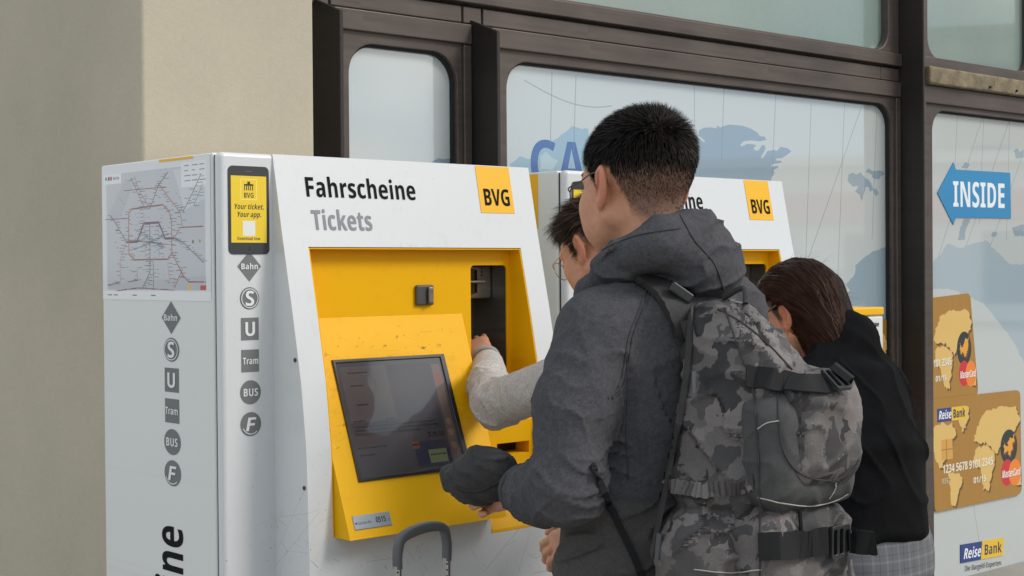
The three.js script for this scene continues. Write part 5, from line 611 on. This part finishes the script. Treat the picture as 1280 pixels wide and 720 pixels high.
// ---------------------------------------------------------------- the person reaching into the machine
{
  const base = [0.66, 0, 0.66], t = person('person in a light grey sweater and glasses reaching into the ticket machine', base), H = dep(750, 312, 3.5), M = headM(H, 0.05, 0.50, 0, 1.0), add = (n, g, m) => addTo(t, n, g, m);
  const el = arr(dep(620, 506, 3.68)), wr = [0.758, 1.224, 0.045], sh = arr(dep(722, 466, 3.44)), shR = [0.86, 1.26, 0.56], elR = [0.93, 1.08, 0.62], wrR = [0.88, 0.98, 0.42];
  const hf = headField(), hg = sdfGeo(hf, [-0.105, -0.215, -0.125], [0.105, 0.13, 0.135], 0.003, skinColor(0.9, [0.05, 0.032, 0.024]));
  const pts = sampleSurface(hg, 26000, (x, y, z) => hairMask(x, y, z), 401), r = rng(402), list = pts.map(({ p, n }) => { const top = ss(0.02, 0.09, p.y), q = n3(p.x * 40, p.y * 40, p.z * 40), fl = V(p.x * 2 + 0.5 * n3(p.x * 30 + 7, p.z * 30, 2), -0.5 * (1 - top), 1.0 * top); fl.addScaledVector(n, -fl.dot(n)); const d = n.clone().multiplyScalar(0.35 + 0.2 * top).addScaledVector(fl, 0.9).add(V(0.35 * q, 0.3 * q, 0.3 * n3(p.x * 40, 9, p.z * 40))).normalize(), k = 0.5 + 1.4 * r(); return { p: p.clone(), d, n, l: lerp(0.010, 0.042, top) * (0.6 + 0.7 * r()) * (1 + 0.3 * q), w: 0.0009, bend: V(0, -0.25, 0.15), c: [0.085 * k, 0.050 * k, 0.031 * k] }; });
  const hair = blades(list, 403, 3).applyMatrix4(M); hg.applyMatrix4(M);
  const skel = blend([cap([H.x, H.y - 0.12, H.z + 0.06], [0.71, 1.25, 0.60], 0.055, 0.08), oval([0.71, 1.30, 0.57], [0.63, 0.95, 0.67], [0.13, 0.08], [0.12, 0.08]), cap(sh, el, 0.036, 0.03), cap(el, wr, 0.030, 0.023), cap(shR, elR, 0.036, 0.03), cap(elR, wrR, 0.030, 0.023), cap([0.56, 0.9, 0.67], [0.56, 0.5, 0.68], 0.06, 0.045), cap([0.56, 0.5, 0.68], [0.56, 0.09, 0.70], 0.042, 0.03), cap([0.74, 0.9, 0.67], [0.75, 0.5, 0.68], 0.06, 0.045), cap([0.75, 0.5, 0.68], [0.76, 0.09, 0.70], 0.042, 0.03)], 0.03), sg = bodySkin(sdfGeo(skel, [0.4, 0.03, -0.02], [1.02, 1.5, 0.82], 0.014));
  const hm = (w, d0, up0) => { const d = V(...d0).normalize(), up = V(...up0).addScaledVector(d, -V(...up0).dot(d)).normalize(); return new THREE.Matrix4().makeBasis(up.clone().cross(d), up, d).setPosition(...w); }, mA = hm(wr, [0.28, 0.45, -0.75], [-0.5, 0.6, 0.3]), mB = hm(wrR, [-0.1, -0.4, -0.9], [0, 1, 0]), bb = m => { const c = V(0, 0, 0.08).applyMatrix4(m); return [arr(c).map(v => v - 0.12), arr(c).map(v => v + 0.12)]; };
  add('body', boxUV(join([hg, sg, bodySkin(sdfGeo(handBones(mA, [0.45], 1), ...bb(mA), 0.0032)), bodySkin(sdfGeo(handBones(mB, [0.5], -1), ...bb(mB), 0.005))])), skinMat); add('hair', hair, hairMat); face(t, M, add);
  const gs = glasses(M, 0.0225, metalGold), fr = add('eyeglasses', gs.rims, metalGold); for (const l of gs.lens) { l.translate(-base[0], 0, -base[2]); mk('lens', l, lensMat, fr); }
  const mid = [lerp(el[0], wr[0], 0.5) - 0.006, lerp(el[1], wr[1], 0.5) - 0.006, lerp(el[2], wr[2], 0.5)], sw0 = blend([oval([0.71, 1.25, 0.575], [0.64, 0.95, 0.67], [0.155, 0.105], [0.155, 0.11], [1, 0, 0], 0.06), cap([0.71, 1.30, 0.57], sh, 0.05, 0.056), cap([0.71, 1.30, 0.57], shR, 0.05, 0.06), cap(sh, el, 0.058, 0.054), cap(el, mid, 0.054, 0.050), cap(mid, [wr[0] - 0.004, wr[1] - 0.010, wr[2] + 0.016], 0.050, 0.041), cap(shR, elR, 0.06, 0.052), cap(elR, wrR, 0.05, 0.038)], 0.028);
  const sw = (x, y, z) => { let d = sw0(x, y, z); if (Math.abs(d) > 0.025) return d; const e = Math.exp(-((x - el[0]) ** 2 + (y - el[1]) ** 2 + (z - el[2]) ** 2) / 0.012), c = Math.exp(-((x - mid[0]) ** 2 + (y - mid[1]) ** 2 + (z - mid[2]) ** 2) / 0.008); return d - 0.004 * fbm3(x * 8, y * 8, z * 8, 3) - 0.010 * e * Math.max(0, fold(x * 9 + 3, y * 12 + z * 9, z * 6)) ** 2 - 0.007 * c * Math.max(0, fold(x * 6, y * 22, z * 9)) ** 2; };
  add('sweater', boxUV(sdfGeo(sw, [0.42, 0.86, 0.02], [1.02, 1.46, 0.85], 0.0058)), fleece([0.72, 0.70, 0.68], 411));
  const cufp = []; { const d = V(...wr).sub(V(...mid)).normalize(), u = V(0, 1, 0).addScaledVector(d, -d.y).normalize(), v = d.clone().cross(u); for (let i = 0; i < 20; i++) { const a = i / 20 * 2 * Math.PI; cufp.push(V(...wr).addScaledVector(d, 0.012).addScaledVector(u, 0.033 * Math.cos(a)).addScaledVector(v, 0.033 * Math.sin(a))); } } add('cuff', tube(cufp, 0.008, 50, 8, true), fleece([0.64, 0.615, 0.59], 413));
  const tf = blend([oval([0.64, 0.97, 0.67], [0.64, 0.86, 0.675], [0.165, 0.112], [0.165, 0.11], [1, 0, 0], 0.04), cap([0.545, 0.88, 0.67], [0.55, 0.48, 0.68], 0.085, 0.066), cap([0.55, 0.48, 0.68], [0.56, 0.1, 0.70], 0.064, 0.054), cap([0.735, 0.88, 0.67], [0.75, 0.48, 0.68], 0.085, 0.066), cap([0.75, 0.48, 0.68], [0.76, 0.1, 0.70], 0.064, 0.054)], 0.04);
  add('trousers', boxUV(sdfGeo(tf, [0.4, 0.03, 0.5], [0.88, 1.05, 0.84], 0.01)), std({ map: heather([0.10, 0.105, 0.135], 415, 0.3), roughness: 0.95 }));
  for (const x of [0.56, 0.76]) add('shoe', boxUV(sdfGeo((a, b, c) => smax(blend([cap([x, 0.05, 0.73], [x, 0.038, 0.57], 0.044, 0.040), cap([x, 0.08, 0.705], [x, 0.05, 0.71], 0.045, 0.045)], 0.03)(a, b, c), 0.002 - b, 0.008), [x - 0.08, -0.02, 0.49], [x + 0.08, 0.15, 0.82], 0.008)), shoeMat);
}
// ---------------------------------------------------------------- the person with the bobbed hair
{
  const base = [1.2, 0, 0.92], t = person('person with bobbed dark hair in a black sweater bending towards the second ticket machine', base), H = dep(997, 397, 3.72), M = headM(H, 0.20, 0.46, 0.05, 1.02), add = (n, g, m) => addTo(t, n, g, m);
  const nb = [1.225, 1.285, 0.835], sL = [1.08, 1.17, 0.84], sR = [1.322, 1.150, 0.868], eR = [1.338, 0.955, 0.865], wR = [1.36, 0.985, 0.64], eL = [1.02, 1.0, 0.78], wL = [1.08, 1.06, 0.56];
  const hf = headField({ neck: 0.047 }), hg = sdfGeo(hf, [-0.105, -0.215, -0.125], [0.105, 0.13, 0.135], 0.003, skinColor(0.9, [0.03, 0.018, 0.014], 1.04)).applyMatrix4(M);
  const skel = blend([cap(nb, [H.x, H.y - 0.03, H.z + 0.02], 0.046, 0.045), cap(nb, [1.22, 1.15, 0.87], 0.06, 0.08), oval([1.22, 1.16, 0.86], [1.20, 0.9, 0.92], [0.11, 0.07], [0.12, 0.08]), cap(sL, eL, 0.034, 0.028), cap(eL, wL, 0.026, 0.02), cap(sR, eR, 0.034, 0.028), cap(eR, wR, 0.026, 0.02), cap([1.12, 0.82, 0.93], [1.12, 0.45, 0.92], 0.065, 0.045), cap([1.12, 0.45, 0.92], [1.11, 0.08, 0.95], 0.042, 0.03), cap([1.28, 0.82, 0.93], [1.28, 0.45, 0.92], 0.065, 0.045), cap([1.28, 0.45, 0.92], [1.29, 0.08, 0.95], 0.042, 0.03)], 0.03), sg = bodySkin(sdfGeo(skel, [0.95, 0.02, 0.5], [1.48, 1.42, 1.1], 0.013));
  const hm = (w, d0) => { const d = V(...d0).normalize(), up = V(0, 1, 0).addScaledVector(d, -d.y).normalize(); return new THREE.Matrix4().makeBasis(up.clone().cross(d), up, d).setPosition(...w); }, bb = m => { const c = V(0, 0, 0.08).applyMatrix4(m); return [arr(c).map(v => v - 0.12), arr(c).map(v => v + 0.12)]; }, m1 = hm(wL, [0.1, 0.1, -1]), m2 = hm(wR, [-0.1, 0, -1]);
  add('body', boxUV(join([hg, sg, bodySkin(sdfGeo(handBones(m1, [0.5], -1), ...bb(m1), 0.005)), bodySkin(sdfGeo(handBones(m2, [0.5], 1), ...bb(m2), 0.005))])), skinMat); face(t, M, add);
  // bob: a full cap of hair with ribbons flowing back and down over it, tucked behind the ear
  const bob0 = blend([ell([0, 0.036, -0.016], [0.090, 0.100, 0.110]), oval([0, 0.02, -0.048], [0, -0.108, -0.062], [0.088, 0.074], [0.086, 0.066], [1, 0, 0], 0.02)], 0.03), bobF = (x, y, z) => { let d = bob0(x, y, z); const faceCut = Math.min(0.9 * (z - 0.020 + 0.5 * (y - 0.02)), 0.075 + 0.25 * (z - 0.09) - y), earCut = 0.033 - Math.hypot((Math.abs(x) - 0.092) * 0.5, y + 0.002, z - 0.006); d = smax(d, faceCut, 0.012); d = smax(d, earCut, 0.012); return d - 0.0022 * n3(x * 35, y * 9, z * 35); };
  const bg = sdfGeo(bobF, [-0.13, -0.14, -0.16], [0.13, 0.16, 0.13], 0.0036, (x, y, z) => { const k = 0.8 + 0.4 * n3(x * 90, y * 12, z * 60); return [0.022 * k, 0.0105 * k, 0.007 * k]; });
  const st = sampleSurface(bg, 4600, (x, y, z) => y > -0.02 ? 1 : 0.3, 421).map(q => q.p), fl = flows(st, bobF, (p, r, k, ph) => V(p.x * 2.2 + 0.30 * Math.sin(ph), -0.55 - 0.8 * clamp((0.11 - p.y) * 8), -1.0 + 0.8 * clamp((-p.z - 0.02) * 9)), 14, 0.011, r => 0.0010 + 0.0010 * r(), r => { const k = 0.4 + 1.5 * r() * r(); return [0.030 * k, 0.0115 * k, 0.0075 * k]; }, 422, 0.0022);
  const hr = add('hair', bg.applyMatrix4(M), phy({ vertexColors: true, roughness: 0.5, specularIntensity: 0.3 })), fg = fl.applyMatrix4(M); fg.translate(-base[0], 0, -base[2]); mk('strands', fg, phy({ vertexColors: true, roughness: 0.46, specularIntensity: 0.3, specularColor: lin(1, 0.7, 0.55) }), hr);
  // a few flyaway hairs
  const r = rng(431), fly = []; for (let i = 0; i < 140; i++) { const q = st[Math.floor(r() * st.length)], n = grad(bobF, q); fly.push({ p: q, d: n.clone().multiplyScalar(0.3).add(V((r() - 0.5), -0.3 + 0.4 * r(), -0.8 * r())).normalize(), l: 0.03 + 0.03 * r(), w: 0.0006, bend: V(0, -0.3, 0), c: [0.03, 0.018, 0.013] }); } const fy = blades(fly, 432, 4).applyMatrix4(M); fy.translate(-base[0], 0, -base[2]); mk('flyaways', fy, hairMat, hr).userData.kind = 'stuff';
  const tort = phy({ color: lin(0.09, 0.045, 0.022), roughness: 0.25, clearcoat: 0.6 }), gl = []; for (const s of [-1, 1]) { gl.push(tube([[s * 0.064, 0.012, 0.100], [s * 0.084, 0.016, 0.065], [s * 0.090, 0.026, 0.02], [s * 0.089, 0.030, -0.004]], 0.0030, 24, 8)); const o = new THREE.TorusGeometry(0.026, 0.0026, 8, 30); o.translate(s * 0.034, 0.0, 0.108); gl.push(o); } gl.push(tube([[-0.01, 0.006, 0.108], [0, 0.009, 0.11], [0.01, 0.006, 0.108]], 0.0025, 8, 6)); add('eyeglasses', join(gl.map(g => g.applyMatrix4(M))), tort);
  // sweater
  const sw0 = blend([oval([1.218, 1.185, 0.855], [1.200, 1.02, 0.905], [0.140, 0.105], [0.165, 0.120], [1, 0, 0], 0.05), oval([1.200, 1.02, 0.905], [1.185, 0.835, 0.930], [0.158, 0.118], [0.158, 0.125], [1, 0, 0], 0.04), cap([1.228, 1.290, 0.845], sR, 0.052, 0.062), cap([1.228, 1.290, 0.845], sL, 0.052, 0.062), cap(nb, [1.206, 1.332, 0.792], 0.054, 0.050), cap(sR, eR, 0.062, 0.056), cap(eR, wR, 0.054, 0.036), cap(sL, eL, 0.06, 0.052), cap(eL, wL, 0.05, 0.036)], 0.035), sw = (x, y, z) => { const d = sw0(x, y, z); return Math.abs(d) > 0.025 ? d : d - 0.005 * fbm3(x * 6, y * 6, z * 6, 3) - 0.006 * Math.max(0, fold(x * 5 + y * 3, y * 4, z * 5)) ** 3; };
  add('sweater', boxUV(sdfGeo(sw, [0.94, 0.78, 0.56], [1.52, 1.40, 1.12], 0.0062)), phy({ map: heather([0.075, 0.075, 0.080], 441, 0.3), specularIntensity: 0.2, bumpMap: weave, bumpScale: 0.0009, roughness: 0.95, sheen: 0.05, sheenRoughness: 0.5, sheenColor: lin(0.03, 0.03, 0.033) }));
  const plaid = dataTex(256, (i, j) => { const a = (i % 64 < 10 ? 0.05 : 0) + (j % 64 < 10 ? 0.05 : 0) - (i % 64 > 30 && i % 64 < 34 ? 0.06 : 0) - (j % 64 > 30 && j % 64 < 34 ? 0.06 : 0), v = 0.40 + a + ((i + j) % 4 < 2 ? 0.02 : -0.02); return [v, v, v * 1.03]; }, true, 7);
  const tf = blend([oval([1.198, 0.84, 0.925], [1.20, 0.74, 0.93], [0.160, 0.112], [0.165, 0.115], [1, 0, 0], 0.04), cap([1.11, 0.78, 0.93], [1.12, 0.42, 0.92], 0.085, 0.066), cap([1.12, 0.42, 0.92], [1.11, 0.09, 0.95], 0.064, 0.054), cap([1.285, 0.78, 0.93], [1.28, 0.42, 0.92], 0.085, 0.066), cap([1.28, 0.42, 0.92], [1.29, 0.09, 0.95], 0.064, 0.054)], 0.04);
  add('trousers', boxUV(sdfGeo(tf, [0.98, 0.03, 0.76], [1.44, 0.92, 1.1], 0.009)), std({ map: plaid, roughness: 0.95 }));
  for (const x of [1.11, 1.29]) add('shoe', boxUV(sdfGeo((a, b, c) => smax(blend([cap([x, 0.045, 0.97], [x, 0.034, 0.83], 0.038, 0.034), cap([x, 0.07, 0.955], [x, 0.045, 0.96], 0.04, 0.04)], 0.03)(a, b, c), 0.002 - b, 0.008), [x - 0.07, -0.02, 0.75], [x + 0.07, 0.13, 1.06], 0.008)), shoeMat);
}
{ // light grey bag at her side
  const c = [1.46, 0.66, 0.74], t = thing('shoulder_bag', 'light grey woven bag hanging beside the person in the black sweater', 'bag', c), f0 = rbox([c[0], c[1], c[2]], [0.055, 0.20, 0.15], 0.05), f = (x, y, z) => { const k = 1 - 0.9 * (y - c[1]); const d = f0((x - c[0]) / Math.max(0.5, k) + c[0], y, (z - c[2]) / Math.max(0.6, 1 - 0.7 * (y - c[1])) + c[2]); return (Math.abs(d) > 0.03 ? d : d - 0.006 * fbm3(x * 9, y * 9, z * 9, 3)) * 0.7; };
  addTo(t, 'bag_body', boxUV(sdfGeo(f, [1.34, 0.40, 0.54], [1.60, 0.92, 0.95], 0.007)), std({ map: heather([0.66, 0.65, 0.635], 451, 0.7), bumpMap: weave, bumpScale: 0.0015, roughness: 0.95 }));
  addTo(t, 'handle', tube([[1.458, 0.84, 0.67], [1.42, 0.92, 0.68], [1.375, 0.945, 0.74], [1.42, 0.92, 0.80], [1.458, 0.84, 0.81]], 0.008, 40, 8), std({ color: lin(0.20, 0.195, 0.19), roughness: 0.8 }));
}
{ // trolley case: the pull handle stands in view, the case below the picture
  const t = thing('trolley_suitcase', 'dark trolley suitcase with its grey pull handle raised before the map machine', 'suitcase', [-0.133, 0, 0.86]), at = (n, g, m) => mk(n, g, m, t), grip = phy({ color: lin(0.09, 0.09, 0.092), roughness: 0.5 }), chrome = std({ color: lin(0.5, 0.49, 0.47), roughness: 0.22, metalness: 1 }), shell = phy({ color: lin(0.02, 0.022, 0.028), roughness: 0.4, bumpMap: ripstop, bumpScale: 0.0004 }), hw = 0.056, zt = 0.036;
  const gp = [[-hw, 0.935, zt], [-hw, 0.962, zt], [-hw * 0.86, 0.986, zt], [-hw * 0.4, 0.997, zt], [hw * 0.4, 1.001, zt], [hw * 0.86, 0.994, zt], [hw, 0.970, zt], [hw, 0.935, zt]].map(p => V(...p)), c = curve(gp), n = 60, pos = [], idx = []; for (let i = 0; i <= n; i++) { const u = i / n, p = c.getPoint(u), tg = c.getTangent(u), nn = V(-tg.y, tg.x, 0), th = 0.006 + 0.0035 * Math.sin(u * Math.PI) ** 2, wd = 0.010; for (let k = 0; k < 12; k++) { const a = k / 12 * 2 * Math.PI, q = p.clone().addScaledVector(nn, th * Math.sign(Math.cos(a)) * Math.abs(Math.cos(a)) ** 0.6).add(V(0, 0, wd * Math.sign(Math.sin(a)) * Math.abs(Math.sin(a)) ** 0.6)); pos.push(q.x, q.y, q.z); } } for (let i = 0; i < n; i++) for (let k = 0; k < 12; k++) { const a = i * 12 + k, b = i * 12 + (k + 1) % 12; idx.push(a, b, b + 12, a, b + 12, a + 12); } const gg = new THREE.BufferGeometry(); gg.setAttribute('position', new THREE.Float32BufferAttribute(pos, 3)); gg.setIndex(idx); gg.computeVertexNormals(); at('grip', gg, grip);
  for (const s of [-1, 1]) { at('pull_rod', new THREE.CylinderGeometry(0.0078, 0.0078, 0.36, 16).translate(s * hw, 0.76, zt), chrome); at('pull_rod_sleeve', new THREE.CylinderGeometry(0.0095, 0.0095, 0.26, 16).translate(s * hw, 0.75, zt), chrome); const b = new RoundedBoxGeometry(0.022, 0.02, 0.02, 2, 0.004); b.translate(s * hw + 0.014, 0.885, zt); at('rod_clip', b, grip); for (let k = 0; k < 6; k++) at('rod_hole', new THREE.SphereGeometry(0.0018, 8, 6).translate(s * hw - 0.0045, 0.93 - k * 0.011, zt + 0.0062), rubber); }
  at('shell', new RoundedBoxGeometry(0.40, 0.56, 0.24, 4, 0.04).translate(0, 0.345, -0.085), shell); at('front_pocket', new RoundedBoxGeometry(0.34, 0.34, 0.04, 3, 0.018).translate(0, 0.28, -0.215), shell); at('top_handle', tube([[-0.07, 0.62, -0.085], [-0.05, 0.655, -0.085], [0.05, 0.655, -0.085], [0.07, 0.62, -0.085]], 0.01, 20, 8), grip); for (const [x, z] of [[-0.16, 0.0], [0.16, 0.0], [-0.16, -0.17], [0.16, -0.17]]) { const w = new THREE.CylinderGeometry(0.032, 0.032, 0.022, 20); w.rotateZ(Math.PI / 2); w.translate(x, 0.032, z); at('wheel', w, rubber); }
}
renderer.render(scene, camera);
